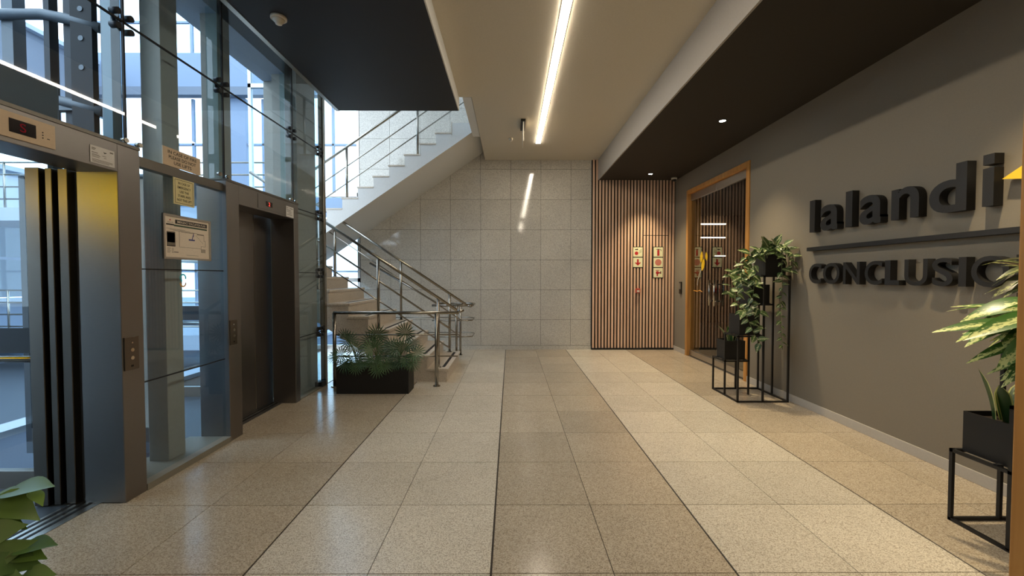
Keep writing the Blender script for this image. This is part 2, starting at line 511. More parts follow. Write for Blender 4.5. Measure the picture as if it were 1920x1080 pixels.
# slatted section of the back wall
wall_slats = struct('wall_back_slatted', MB().box(1.615, YB-0.012, 0, XR, YB+0.35, 4.2), 'slat_back')
sl = unit_mesh('slat', 'slat')
struct('trim_1', MB().box(1.615, YB-0.05, 0, XR, YB+0.02, 0.035), 'rubber')
NS = 26; P = (3.278-1.632)/NS
door_2 = struct('door_2', MB().box(2.66, YB-0.016, 0.04, 3.12, YB-0.0121, 2.272), 'slat_back')
for i in range(NS):
    x = 1.632+P*(i+0.3)
    top = ZC if i < 2 else ZD
    if 2.655 < x < 3.125:
        piece('slat', sl, door_2, loc=(x, YB-0.0255, (0.04+2.270)/2), scale=(0.035, 0.019, 2.23))
        piece('slat', sl, wall_slats, loc=(x, YB-0.0235, (2.282+top)/2), scale=(0.035, 0.023, top-2.282))
    else:
        piece('slat', sl, wall_slats, loc=(x, YB-0.0235, (0.035+top)/2), scale=(0.035, 0.023, top-0.035))

# right wall with the door opening
DY0, DY1, DZ = 5.62, 7.60, 3.04
wall_right = struct('wall_right', MB().box(XR, REAR, 0, XR+0.25, DY0, 4.2).box(XR, DY1, 0, XR+0.25, YB+0.35, 4.2).box(XR, DY0, DZ, XR+0.25, DY1, 4.2), 'grey_wall')
struct('baseboard_right', MB().box(XR-0.014, 0.9, 0, XR, DY0, 0.085).box(XR-0.014, DY1, 0, XR, YB-0.03, 0.085).box(XR-0.014, REAR+.02, 0, XR, 0.7, 0.085), 'skirting', bevel=0.003)

# rear of the lobby, behind the camera
struct('wall_rear', MB().box(-5.2, REAR-0.2, 0, XR+0.25, REAR, 4.2), 'white_paint')
struct('wall_left_solid', MB().box(-2.9, REAR, 0, XG, 1.42, 4.2), 'white_paint')

# ceilings
struct('ceiling', MB().box(-0.66, REAR, ZC, 1.735, 5.36, ZC+0.25).box(-0.50, 5.36, ZC, 1.735, YB+0.02, ZC+0.25), 'white_ceiling')
struct('ceiling_dark', MB().box(1.75, REAR, ZD, XR+0.02, YB-0.03, 4.2), 'dark_ceiling')
struct('trim_2', MB().box(1.73, REAR, ZD, 1.75, YB-0.035, ZC), 'bulkhead')
struct('ceiling_black', MB().box(-2.22, REAR, 3.59, -0.672, 5.36, 3.765), 'black_soffit')
struct('trim_3', MB().box(-0.672, REAR, 3.592, -0.66, 5.36, 3.765), 'white_paint')
struct('trim_4', MB().box(-2.245, REAR, 3.585, -2.20, 5.36, 3.60), 'alu')
struct('ceiling_upper_slab', MB().box(-2.48, REAR, 3.93, -0.66, 5.36, 4.2), 'white_paint')

# stairwell: slab edge, walls above the lobby ceiling, roof of the well
struct('trim_5', MB().box(-0.62, 5.37, ZC, -0.505, 6.84, 4.05).box(-0.62, 6.84, 3.99, -0.505, YB, 4.9), 'white_paint')
struct('wall_stair_right', MB().box(-0.50, 5.26, ZC+0.02, -0.3, YB, 7.2), 'white_paint')
struct('wall_stair_front', MB().box(-2.48, 5.10, 4.2, -0.5, 5.26, 7.2), 'white_paint')
struct('ceiling_stairwell', MB().box(-5.2, 5.1, 7.2, -0.3, YB+0.35, 7.4), 'white_paint')

# ------------------------------------------------------------------ lights in the ceilings
def strip(y0, y1, label):
    t = empty('strip_light', (0.478, (y0+y1)/2, ZC-0.004), label, 'strip light', 'ceiling strip lights')
    box('housing', 0.433, y0-0.004, ZC-0.006, 0.523, y1+0.004, ZC-0.0005, 'alu', t)
    box('diffuser', 0.440, y0, ZC-0.014, 0.516, y1, ZC-0.006, 'strip', t)
strip(0.5, 7.14, 'long glowing strip light in the white ceiling running to the back wall')
strip(-4.0, -1.05, 'shorter strip light in the white ceiling behind the viewer')

def downlight(x, y, label):
    t = empty('downlight', (x, y, ZD), label, 'downlight', 'downlights in the dark ceiling')
    build('trim_ring', MB().lathe((x,y,ZD), (0,0,-1), [(0.052,0),(0.05,0.006),(0.040,0.008),(0.038,0.002)], 28), 'black_metal', t)
    build('lamp', MB().lathe((x,y,ZD), (0,0,-1), [(0.036,0.001),(0.034,0.007),(0.02,0.009)], 24), 'lamp', t)
    d = bpy.data.lights.new('spot_beam', 'SPOT'); d.energy = SPOT_W; d.color = SPOT_COL
    d.spot_size = R(80); d.spot_blend = 1.0; d.shadow_soft_size = 0.03
    o = bpy.data.objects.new('spot_beam', d); link(o, t); o.location = (0,0,-0.02)
for y, lb in ((7.65, 'small round downlight in the dark ceiling near the slatted wall'),
              (5.08, 'round downlight in the dark ceiling over the far plant stand'),
              (2.50, 'round downlight in the dark ceiling over the near plant stand'),
              (-0.07, 'round downlight in the dark ceiling beside the viewer')):
    downlight(2.6, y, lb)

def detector(x, y, z, r, label):
    t = empty('smoke_detector', (x, y, z), label, 'smoke detector')
    build('base', MB().lathe((x,y,z), (0,0,-1), [(r,0),(r,r*.25),(r*.93,r*.32)], 28), 'plastic_white', t)
    build('head', MB().lathe((x,y,z-r*.3), (0,0,-1), [(r*.75,0),(r*.7,r*.2),(r*.45,r*.45),(r*.4,r*.62),(r*.15,r*.66)], 28), 'plastic_white', t)
detector(-1.913, 3.47, 3.59, 0.062, 'white round smoke detector on the black soffit')
detector(0.01, 6.93, ZC, 0.045, 'small white smoke detector on the white ceiling')

t = empty('exit_sign', (0.19, 6.25, ZC), 'thin hanging exit sign seen edge-on beside the strip light', 'exit sign')
box('bracket', 0.155, 6.07, ZC-0.035, 0.222, 6.47, ZC, 'plastic_black', t)
box('blade', 0.186, 6.09, ZC-0.31, 0.200, 6.45, ZC-0.035, 'plastic_white', t, label='pale edge-lit blade')

t = empty('dome_camera', (3.16, 7.95, ZD), 'small white dome camera in the ceiling corner by the slats', 'camera')
build('collar', MB().lathe((3.16,7.95,ZD), (0,0,-1), [(0.055,0),(0.055,0.03),(0.045,0.035)], 24), 'plastic_white', t)
build('dome', MB().lathe((3.16,7.95,ZD-0.03), (0,0,-1), [(0.042,0),(0.038,0.02),(0.025,0.036),(0.008,0.042)], 24), 'plastic_black', t)

# ------------------------------------------------------------------ the left glass wall and the lifts
LF = -2.46      # front of the lift frames
LD = -2.72      # plane of the lift doors
win = empty('window_1', (XG, 3.5, 0), kind='structure')
def pane(y0, z0, y1, z1):
    box('glass_pane', XG-0.006, y0+0.004, z0+0.003, XG+0.006, y1-0.004, z1-0.003, 'glass', win)
JY = [1.42, 2.72, 3.63, 4.76, 5.48]
for a, b in zip(JY[:-1], JY[1:]):
    zb = 2.30 if a < 4.5 else 2.25
    if abs(a-2.72) < .01: zb = 2.25
    pane(a, zb, b, 3.09); pane(a, 3.09, b, 3.94)
for z0, z1 in ((0.06, 0.73), (0.73, 1.50), (1.50, 2.20)):
    pane(2.785, z0, 3.595, z1)
for z0, z1 in ((0.02, 0.73), (0.73, 1.50), (1.50, 2.25)):
    pane(4.80, z0, 5.48, z1)
for z in (3.09,):
    box('joint_seal', XG-0.007, 1.42, z-0.005, XG+0.007, 5.48, z+0.005, 'rubber', win)
for y in JY[1:-1]:
    box('joint_seal', XG-0.007, y-0.006, 2.28, XG+0.007, y+0.006, 3.94, 'rubber', win)
for z in (0.73, 1.50):
    box('joint_seal', XG-0.007, 2.785, z-0.004, XG+0.007, 3.595, z+0.004, 'rubber', win)
for z in (0.73, 1.50, 2.25):
    box('joint_seal', XG-0.007, 4.8, z-0.004, XG+0.007, 5.48, z+0.004, 'rubber', win)
box('transom', XG-0.05, 2.775, 2.19, XG+0.012, 3.6, 2.255, 'transom', win)
box('glass_head', XG-0.05, 1.42, 3.93, XG+0.02, 5.5, 4.2, 'transom', win)
for y in JY[1:-1]:
    box('glass_fin', XG-0.13, y-0.008, 2.31, XG-0.012, y+0.008, 3.94, 'glass_edge', win)
def clamp(y, z):
    mb = MB()
    for dy in (-0.045, 0.045):
        for dz in (-0.045, 0.045):
            mb.cyl((XG-0.03, y+dy, z+dz), (1,0,0), 0.020, 0.05, 14)
    for dz in (-0.045, 0.045):
        mb.tube([(XG-0.03, y-0.045, z+dz), (XG-0.05, y, z), (XG-0.03, y+0.045, z+dz)], 0.012, 8)
    build('spider_clamp', mb, 'dark_steel', win)
for y in JY[1:]:
    clamp(y if y < 5.4 else 5.44, 3.09)
for y in (2.76, 3.62, 4.76):
    mb = MB()
    for dy in (-0.05, 0.05):
        mb.cyl((XG-0.01, y+dy, 2.33), (1,0,0), 0.016, 0.03, 14)
    build('glass_bolt', mb, 'chrome', win)
for z in (0.73, 1.5, 2.25):
    clamp(5.42, z)
# end post and fin
box('end_post', XG-0.05, 5.50, 0, XG+0.02, 5.56, 4.0, 'tube_steel', win, bevel=0.006)
box('end_fin', XG-0.30, 5.485, 0.02, XG-0.06, 5.50, 4.0, 'glass_edge', win)
box('floor_clamp', XG-0.07, 5.36, 0, XG+0.03, 5.48, 0.07, 'dark_steel', win)

struct('trim_6', MB().box(-2.82, 2.775, -0.02, LF+0.005, 3.6, 0.045).box(-2.82, 4.8, -.02, XG+0.03, 5.48, 0.012), 'kerb')

def lift_entrance(y0, ya, yb, y1, label, closed):
    """y0..y1 frame, ya..yb opening"""
    t = empty('lift_entrance', (LF, (y0+y1)/2, 0), label, 'lift', 'lift entrances')
    st = 'steel_dark'
    box('jamb', LD, y0, 0, LF, ya, 2.28, st, t, bevel=0.004)
    box('jamb', LD, yb, 0, LF, y1, 2.28, st, t, bevel=0.004)
    box('header', LD, ya, 2.105, LF, yb, 2.28, st, t, bevel=0.003)
    box('header_ledge', LF-0.04, y0, 2.28, LF+0.004, y1, 2.30, 'transom', t)
    sill = box('sill', LD-0.09, ya-0.05, -0.02, LD+0.10, yb+0.05, 0.002, 'alu', t)
    for k in range(3):
        box('sill_groove', LD-0.07+0.05*k, ya-0.04, 0.002, LD-0.05+0.05*k, yb+0.04, 0.004, 'rubber', sill)
    if closed:
        box('door_panel', LD-0.03, ya-0.04, 0.006, LD-0.005, ya+0.66*(yb-ya), 2.12, 'steel_dark', t)
        box('door_panel', LD-0.06, ya+0.64*(yb-ya), 0.006, LD-0.035, yb+0.05, 2.12, 'steel_dark', t)
        box('door_edge', LD-0.034, ya+0.66*(yb-ya), 0.006, LD-0.004, ya+0.66*(yb-ya)+0.012, 2.12, 'chrome', t)
    else:
        for (dx, th, yy) in ((0.042, 0.058, yb-0.015), (0.122, 0.040, yb-0.03), (0.184, 0.085, yb-0.045)):
            box('door_panel', LD-dx-th, yy, 0.006, LD-dx, yb+0.30, 2.12, 'steel', t, bevel=0.003)
        box('door_recess', LD-0.186, yb+0.03, 0.004, LD-0.002, yb+0.28, 2.11, 'shaft_grey', t)
    return t

l1 = lift_entrance(1.525, 1.68, 2.62, 2.775, 'open glass lift nearest the viewer with stainless steel frame', False)
l2 = lift_entrance(3.60, 3.764, 4.70, 4.80, 'closed bronze steel lift nearest the stairs, showing floor 2', True)

for y0_, y1_ in ((1.68, 2.62), (3.764, 4.70)):
    piece('tile', tile_d, floor, loc=((LD+0.10+XG+0.02)/2, (y0_+y1_)/2, -0.010), scale=(XG+0.02-LD-0.10-0.003, y1_-y0_-0.004, 0.02))
def call_panel(t, y0, y1, z0, z1):
    p = box('call_panel', LF, y0, z0, LF+0.008, y1, z1, 'steel', t, bevel=0.002)
    yc = (y0+y1)/2
    for k, z in enumerate((0.82, 0.60, 0.36)):
        build('button', MB().cyl((LF+0.008, yc, z0+(z1-z0)*z), (1,0,0), 0.012 if k else 0.005, 0.004, 16), 'chrome', p)
    box('keyhole', LF+0.008, yc-0.008, z0+0.02, LF+0.0095, yc+0.008, z0+0.032, 'rubber', p)
call_panel(l1, 2.63, 2.73, 0.845, 1.06)
call_panel(l2, 3.61, 3.70, 0.848, 1.067)
p = box('indicator_panel', LF, 1.925, 2.132, LF+0.006, 2.217, 2.256, 'sign_beige', l1, label='pale metal indicator plate')
q = box('display', LF+0.006, 2.013, 2.160, LF+0.0075, 2.127, 2.227, 'screen', p)
put_text('display_digit', 'S', 'left', (LF+0.0076, 2.07, 2.194), 0.026, 0.042, 'red_led_dim', p)
mb = MB()
for yy in (1.965, 2.158):
    for k in range(3): mb.cyl((LF+0.006, yy, 2.175+0.014*k), (1,0,0), 0.0035, 0.001, 8)
mb.box(LF+.006, 2.178, 2.174, LF+.007, 2.19, 2.178)
build('speaker_holes', mb, 'ink', p, kind='stuff')
p = box('indicator_panel', LF, 3.99, 2.125, LF+0.004, 4.64, 2.262, 'steel_dark', l2, bevel=0.001)
q = box('display', LF+0.004, 4.118, 2.160, LF+0.0055, 4.228, 2.210, 'screen', p)
put_text('display_digit', '2', 'left', (LF+0.0057, 4.172, 2.185), 0.026, 0.036, 'red_led', p)

def paper_notice(y0, y1, z0, z1, label, lines, x=LF):
    t = build('notice', wallbox('left', (x,0,0), y0, z0, y1, z1, 0, 0.0015), 'paper_white', label=label, cat='notice')
    W = y1-y0; Hh = z1-z0
    mb = MB()
    for (u, v, wd, hh) in lines:
        wallbox('left', (x,0,0), y0+u*W, z0+v*Hh, y0+(u+wd)*W, z0+(v+hh)*Hh, 0.0016, 0.0019, mb)
    build('printed_lines', mb, 'ink_grey', t)
    return t
n1 = paper_notice(2.403, 2.55, 2.122, 2.223, 'white printed notice on the header of the open lift',
    [(.06,.82,.16,.05),(.06,.75,.13,.04),(.80,.80,.14,.08),(.06,.58,.24,.04),(.06,.48,.3,.03),(.06,.42,.34,.03),(.06,.34,.3,.03),(.06,.2,.85,.03),(.06,.13,.85,.03),(.06,.06,.7,.03),(.48,.5,.16,.03),(.55,.4,.1,.03)], LF+0.001)
mb = MB().prism([(0,.012),(.006,0),(.022,.006),(.014,.009),(.008,.007)], (LF+0.003, 2.48, 2.19), (0,1,0), (0,0,1), (1,0,0), 0.0004)
build('printed_emblem', mb, 'ink', n1)
paper_notice(4.478, 4.632, 2.112, 2.228, 'small white printed notice on the header of the closed lift',
    [(.08,.82,.2,.05),(.5,.8,.4,.05),(.1,.62,.5,.05),(.1,.48,.6,.04),(.3,.34,.4,.04),(.1,.2,.7,.04)], LF+0.006)

# ---- notices on the glass between the lifts
SX = XG+0.008
t = build('lift_fire_notice', wallbox('left', (SX,0,0), 2.932, 2.256, 3.286, 2.387, 0.006, 0.012), 'sign_beige', label='beige plate reading IN CASE OF FIRE PLEASE DO NOT USE LIFTS', cat='sign')
for k, tx in enumerate(('IN CASE OF FIRE', 'PLEASE DO NOT', 'USE LIFTS')):
    put_text('lettering', tx, 'left', (SX+0.0125, 3.109, 2.358-0.036*k), (0.27, 0.255, 0.165)[k], 0.024, 'ink', t, offset=0.012)
t = build('emergency_notice', wallbox('left', (SX,0,0), 3.027, 1.99, 3.222, 2.186, 0.0, 0.006), 'sign_cream', label='cream square notice reading IN CASE OF EMERGENCY USE THE STAIRS', cat='sign')
for k, tx in enumerate(('IN CASE OF', 'EMERGENCY', 'USE THE', 'STAIRS AND', 'NOT THE LIFT')):
    put_text('lettering', tx, 'left', (SX+0.0065, 3.1245, 2.150-0.031*k), (0.11, 0.125, 0.085, 0.12, 0.14)[k], 0.018, 'ink', t, offset=0.01)
mb = MB()
for a in ((3.038,2.000,3.211,2.003),(3.038,2.173,3.211,2.176),(3.038,2.000,3.041,2.176),(3.208,2.000,3.211,2.176)):
    wallbox('left', (SX,0,0), a[0], a[1], a[2], a[3], 0.006, 0.0066, mb)
build('printed_border', mb, 'ink', t)

t = empty('evacuation_plan', (SX, 3.15, 1.578), 'framed emergency evacuation plan on the glass between the lifts', 'sign')
mb = MB()
for a in ((2.92,1.578,2.935,1.905),(3.365,1.578,3.38,1.905),(2.935,1.578,3.365,1.593),(2.935,1.890,3.365,1.905)):
    wallbox('left', (SX,0,0), a[0], a[1], a[2], a[3], 0.0, 0.016, mb)
build('frame', mb, 'alu', t)
sh = build('sheet', wallbox('left', (SX,0,0), 2.934, 1.592, 3.366, 1.891, 0.003, 0.009), 'paper', t)
DX = SX+0.0092
def fl(name, rects, mat):
    mb = MB()
    for (u0,v0,u1,v1) in rects: wallbox('left', (DX,0,0), u0, v0, u1, v1, 0, 0.0006, mb)
    return build(name, mb, mat, sh)
fl('black_band', [(3.03,1.842,3.345,1.872),(2.95,1.826,3.02,1.836)], 'ink')
fl('green_band', [(3.02,1.822,3.345,1.834)], 'ink_green')
put_text('lettering', 'EMERGENCY EVACUATION PLAN', 'left', (DX+0.001, 3.187, 1.857), 0.28, 0.017, 'paper', sh, offset=0.012)
put_text('small_lettering', 'lalandi', 'left', (DX+0.001, 2.985, 1.848), 0.05, 0.010, 'ink_grey', sh)
build('emblem', MB().prism([(-.008,0),(0,.012),(.008,0)], (DX, 2.985, 1.86), (0,1,0), (0,0,1), (1,0,0), 0.0006), 'ink_red', sh)
pl = [(3.065,1.672),(3.28,1.672),(3.28,1.69),(3.325,1.69),(3.325,1.735),(3.31,1.735),(3.31,1.78),(3.24,1.785),(3.24,1.79),(3.19,1.79),(3.19,1.785),(3.085,1.785),(3.085,1.79),(3.065,1.79),(3.065,1.672)]
mb = MB()
for (a, b) in zip(pl[:-1], pl[1:]):
    wallbox('left', (DX,0,0), min(a[0],b[0])-.001, min(a[1],b[1])-.001, max(a[0],b[0])+.001, max(a[1],b[1])+.001, 0, .0006, mb)
wallbox('left', (DX,0,0), 3.20, 1.76, 3.205, 1.79, 0, .0006, mb)
build('floor_plan', mb, 'ink_grey', sh)
mb = MB().prism([(0,0),(.006,0),(.022,.045),(.016,.045)], (DX, 3.185, 1.738), (0,1,0), (0,0,1), (1,0,0), 0.0007)
wallbox('left', (DX,0,0), 3.155, 1.728, 3.215, 1.738, 0, .0007, mb)
build('route_marker', mb, 'ink_blue', sh)
mb = MB()
for k in range(7):
    wallbox('left', (DX,0,0), 3.228+.011*k, 1.768-.009*k, 3.235+.011*k, 1.771-.009*k, 0, .0006, mb)
for k in range(4):
    wallbox('left', (DX,0,0), 3.28+.012*k, 1.640, 3.286+.012*k, 1.662, 0, .0006, mb)
wallbox('left', (DX,0,0), 3.275, 1.663, 3.325, 1.667, 0, .0006, mb)
wallbox('left', (DX,0,0), 3.015, 1.628, 3.055, 1.634, 0, .0006, mb)
for k in range(4):
    wallbox('left', (DX,0,0), 2.955, 1.626+.01*k, 2.98+.006*(k%2), 1.629+.01*k, 0, .0006, mb)
    wallbox('left', (DX,0,0), 2.995, 1.626+.01*k, 3.012, 1.629+.01*k, 0, .0006, mb)
for k in range(3):
    wallbox('left', (DX,0,0), 2.95+.03*k, 1.800-.006*k, 3.12+.05*k, 1.802-.006*k, 0, .0006, mb)
wallbox('left', (DX,0,0), 3.13, 1.612, 3.25, 1.614, 0, .0006, mb)
build('small_print', mb, 'ink_grey', sh, kind='stuff')
fl('inset_photo', [(2.952,1.68,3.028,1.78)], 'ink_grey')
fl('inset_photo_sky', [(2.956,1.70,3.024,1.772)], 'paper_white')
fl('inset_caption', [(2.952,1.672,3.028,1.679)], 'ink')
# small colourful vinyl sticker on the glass
t = empty('glass_sticker', (XG+0.0065, 3.155, 1.375), 'small cyan and orange curved sticker on the lower glass', 'sticker')
def arc(cy, cz, r0, r1, a0, a1, n=12):
    pts = [(r1*math.cos(R(a0+(a1-a0)*k/n)), r1*math.sin(R(a0+(a1-a0)*k/n))) for k in range(n+1)]
    pts += [(r0*math.cos(R(a1+(a0-a1)*k/n)), r0*math.sin(R(a1+(a0-a1)*k/n))) for k in range(n+1)]
    return MB().prism(pts, (XG+0.0065, cy, cz), (0,1,0), (0,0,1), (1,0,0), 0.0008)
build('upper_arc', arc(3.155, 1.44, 0.020, 0.031, -20, 250), 'cyan', t)
build('lower_arc', arc(3.155, 1.400, 0.020, 0.031, 180, 370), 'orange', t)

# ------------------------------------------------------------------ lift shaft and lift cars
for (y, z0, lb) in ((3.12, 0.045, 'square concrete column behind the glass between the lifts'), (3.72, 2.32, 'grey column above the near side of the closed lift'), (4.80, 2.32, 'grey column above the far side of the closed lift')):
    box('shaft_column', -2.75, y, z0, -2.60, y+0.16, 4.4, 'concrete', label=lb, cat='column', bevel=0.004)
box('shaft_beam', -2.95, 1.42, 3.78, -2.60, 4.97, 4.15, 'atrium_white', label='blue grey beam along the top of the glass wall', cat='beam')
struct('wall_shaft_end', MB().box(-2.95, 4.98, 0, -2.56, 5.44, 4.6), 'concrete')

def lift_car(y0, label, first):
    t = empty('lift_car', (-3.5, y0+0.65, 0), label, 'lift car', 'glass lift cars')
    xa, xb = -4.25, -2.90; y1 = y0+1.40; fr = 'shaft_grey'
    box('floor_plate', xa, y0, -0.10, xb+0.09, y1, 0.0, 'atrium_floor', t)
    box('roof_plate', xa, y0, 2.30, xb+0.05, y1, 2.42 if first else 2.34, fr, t, bevel=0.015)
    if first: box('roof_apron', xb+0.05, y0+0.1, 2.30, xb+0.12, y1-0.25, 2.62, fr, t, bevel=0.02)
    for (x, y) in ((xa, y0), (xa, y1-0.05), (xb-0.05, y0), (xb-0.05, y1-0.05)):
        box('corner_post', x, y, 0, x+0.05, y+0.05, 2.32, 'dark_steel', t)
    box('side_glass', xa+0.05, y1-0.03, 0.12, xb-0.05, y1-0.02, 2.32, 'glass_out', t)
    box('side_blocker', xa+0.05, y0+0.02, 0.12, xb-0.05, y0+0.03, 2.30, 'blocker', t)  # unseen solid side, added so the lift jamb does not mirror the sky
    box('rear_glass', xa+0.02, y0+0.05, 0.12, xa+0.03, y1-0.05, 2.32, 'glass_out', t)
    box('kick_plate', xa+0.05, y1-0.05, 0, xb-0.05, y1, 0.12, 'steel', t)
    box('kick_plate', xa+0.05, y0, 0, xb-0.05, y0+0.05, 0.12, 'steel', t)
    box('mid_panel', xa+0.05, y1-0.045, 0.93, xb-0.05, y1-0.04, 1.10, 'dark_steel', t, label='dark band behind the handrail')
    h = build('handrail', MB().tube([(xa+0.06, y1-0.10, 0.90), (xb-0.06, y1-0.10, 0.90)], 0.022, 12), 'chrome', t)
    for xx in (xa+0.15, xb-0.15):
        build('rail_bracket', MB().tube([(xx, y1-0.10, 0.90), (xx, y1-0.045, 0.95)], 0.008, 8), 'chrome', h)
    if first: box('reflection_glow', xa+0.2, y0+0.05, 2.04, xb-0.05, y0+0.07, 2.20, 'yellow_glow', t, label='glowing yellow panel')  # unseen glowing panel, added to give the jamb its yellow reflection
    return t
lift_car(1.45, 'glass lift car standing open behind the nearest lift entrance', True)
lift_car(3.60, 'glass lift car behind the closed lift entrance', False)

def rail(name, x, y, wx, wy, z0, z1, mat, label, cat):
    return box(name, x, y, z0, x+wx, y+wy, z1, mat, label=label, cat=cat)
rail('guide_rail', -3.30, 2.98, 0.04, 0.06, 0, 5.2, 'dark_steel', 'thin dark guide rail above the open lift, left one', 'rail')
rail('guide_rail', -3.16, 2.98, 0.07, 0.06, 0, 5.2, 'dark_steel', 'wide dark guide rail above the open lift, middle one', 'rail')
t = empty('cable_tray', (-2.98, 2.9, 2.45), 'black perforated cable tray rising in the lift shaft', 'cable tray')
box('tray', -3.05, 2.92, 2.45, -2.90, 2.96, 5.2, 'rubber', t)
for k in range(10):
    build('round_hole', MB().cyl((-2.975, 2.918, 2.9+0.2*k), (0,-1,0), 0.018, 0.003, 14), 'shaft_grey', t)
rail('shaft_post', -2.84, 2.92, 0.07, 0.07, 0, 5.2, 'shaft_grey', 'grey square steel post beside the black cable tray', 'post')
rail('shaft_post', -3.62, 3.0, 0.08, 0.08, 2.45, 5.2, 'shaft_grey', 'grey square steel post at the back of the open lift', 'post')
for k, (z, nm) in enumerate(((3.3, 'upper'), (2.72, 'lower'))):
    build('shaft_bracket', MB().tube([(-4.4, 2.98, z), (-3.3, 2.98, z), (-3.1, 2.95, z-0.05), (-2.85, 2.95, z-0.12)], 0.035, 10), 'shaft_grey', label=nm+' bent grey bracket tube above the open lift', cat='bracket')
box('counterweight_frame', -4.5, 2.95, 2.62, -2.78, 3.0, 2.70, 'shaft_grey', label='long grey steel channel over the open lift car', cat='beam')

# ------------------------------------------------------------------ the atrium beyond
LG = -0.75
struct('floor_atrium', MB().box(-40, -25, LG-0.3, -2.84, 5.49, LG).box(-40, 5.49, LG-.3, -5.22, 45, LG).box(-5.22, YB+.4, LG-.3, 3.3, 45, LG), 'atrium_floor')
struct('wall_atrium_balcony', MB().box(-4.75, -1.0, LG, -4.6, 13, 0.0), 'atrium_blue')
struct('trim_7', MB().box(-4.80, -1.0, 0.0, -4.55, 13, 0.06), 'atrium_white')
def facade_left(x):
    t = empty('wall_atrium_left', (x, 5, 0), kind='structure')
    ya, yb = -4, 14
    for z0, z1, m in ((-0.75, 0.9, 'atrium_blue'), (3.1, 4.3, 'atrium_white'), (6.6, 8.2, 'atrium_dim')):
        box('spandrel', x-0.3, ya, z0, x, yb, z1, m, t)
        box('ledge', x, ya, z1-0.12, x+0.18, yb, z1, 'atrium_white', t)
    for k in range(10):
        y = ya+2*k
        for z0, z1 in ((0.9, 3.1), (4.3, 6.6)):
            box('mullion', x-0.12, y-0.05, z0, x-0.02, y+0.05, z1, 'atrium_blue', t)
            if k < 9: box('window_pane', x-0.08, y+0.05, z0, x-0.06, y+1.95, z1, 'glass_out', t)
    for z0 in (1.9, 5.3):
        box('window_rail', x-0.1, ya, z0, x-0.04, yb, z0+0.07, 'atrium_blue', t)
    box('room_behind', x-0.9, ya, 0.9, x-0.8, yb, 3.1, 'atrium_dim', t)
facade_left(-13.0)
def facade_far(y):
    t = empty('wall_atrium_far', (-5, y, 0), kind='structure')
    xa, xb = -13.3, -1.0
    for z0, z1 in ((LG, 0.45), (7.3, 8.45)):
        box('spandrel', xa, y, z0, xb, y+0.35, z1, 'atrium_blue', t)
    box('beam', xa, y-0.25, 7.05, xb, y, 7.3, 'atrium_dim', t)
    box('beam', xa, y-0.05, 3.35, xb, y+0.1, 3.95, 'atrium_blue', t)
    box('ledge', xa, y-0.3, 0.45, xb, y+0.1, 0.55, 'atrium_white', t)
    for x0, x1 in ((-8.9, -8.3), (-6.9, -6.5), (-4.6, -4.0)):
        box('pier', x0, y, 0.55, x1, y+0.3, 7.05, 'atrium_blue', t)
    x = xa
    while x < xb:
        for z0, z1 in ((0.55, 3.35), (3.95, 7.05), (8.45, 10.6)):
            box('mullion', x-0.035, y+0.05, z0, x+0.035, y+0.13, z1, 'atrium_blue', t)
            box('window_pane', x+0.035, y+0.08, z0, min(x+1.065, xb), y+0.10, z1, 'glass_out', t)
        x += 1.1
    for z in (1.6, 5.6, 9.4):
        box('window_rail', xa, y+0.05, z, xb, y+0.13, z+0.06, 'atrium_blue', t)
facade_far(13.0)
def guard(x0, x1, y, z, label):
    t = empty('atrium_railing', ((x0+x1)/2, y, z), label, 'railing', 'railings in the atrium')
    for k in range(4):
        build('rail', MB().tube([(x0, y, z+0.28*k+0.2), (x1, y, z+0.28*k+0.2)], 0.02, 8), 'tube_steel', t)
    n = int((x1-x0)/1.2)
    for k in range(n+1):
        x = x0+(x1-x0)*k/n
        build('post', MB().tube([(x, y, z), (x, y, z+1.05)], 0.022, 8), 'tube_steel', t)
struct('floor_atrium_bridge', MB().box(-13, 9.5, 2.75, -5.4, 11.0, 3.05).box(-13, 9.5, -0.25, -5.4, 11.0, 0.1), 'atrium_white')
guard(-12.9, -5.5, 9.55, 3.05, 'steel railing on the upper atrium bridge')
guard(-12.9, -5.5, 9.55, 0.10, 'steel railing on the lower atrium walkway')

# stair window in the plane of the back wall
t = empty('window_2', (-4.2, YB, 0), kind='structure')
for z in (0.0, 1.35, 3.05, 5.2, 7.1):
    box('window_rail', -5.2, YB+0.05, z, -3.0, YB+0.12, z+0.08, 'alu', t)
for x in (-5.2, -4.1, -3.06):
    box('mullion', x, YB+0.05, 0, x+0.06, YB+0.12, 7.2, 'alu', t)
for x0, x1 in ((-5.14,-4.1), (-4.04,-3.06)):
    for z0, z1 in ((0.08,1.35),(1.43,3.05),(3.13,5.2),(5.28,7.1)):
        box('window_pane', x0, YB+0.08, z0, x1, YB+0.09, z1, 'glass_out', t)

# ------------------------------------------------------------------ the stairs
YN, YM = 5.64, 7.00       # lower flight
YU = 6.86                 # face of the upper flight
stair = empty('staircase', (-2.2, 6.9, 0), 'stone staircase turning back above itself beside the granite wall', 'stairs')
RL, TL, X1 = 0.1815, 0.270, -0.877
NL = 11
for k in range(NL):
    z = RL*(k+1); x = X1-TL*k; xe = x-TL if k < NL-1 else -5.0
    st = box('step', xe-0.02, YN, z-0.035, x+0.018, YM if k < NL-1 else YB, z, 'step_stone', stair, bevel=0.004)
    box('riser', x-0.03, YN+0.002, z-RL, x, YM, z-0.035, 'step_stone', stair)
    if k < NL-1:
        box('grip_strip', x-0.085, YN+0.12, z, x-0.045, YM-0.12, z+0.003, 'rubber', st)
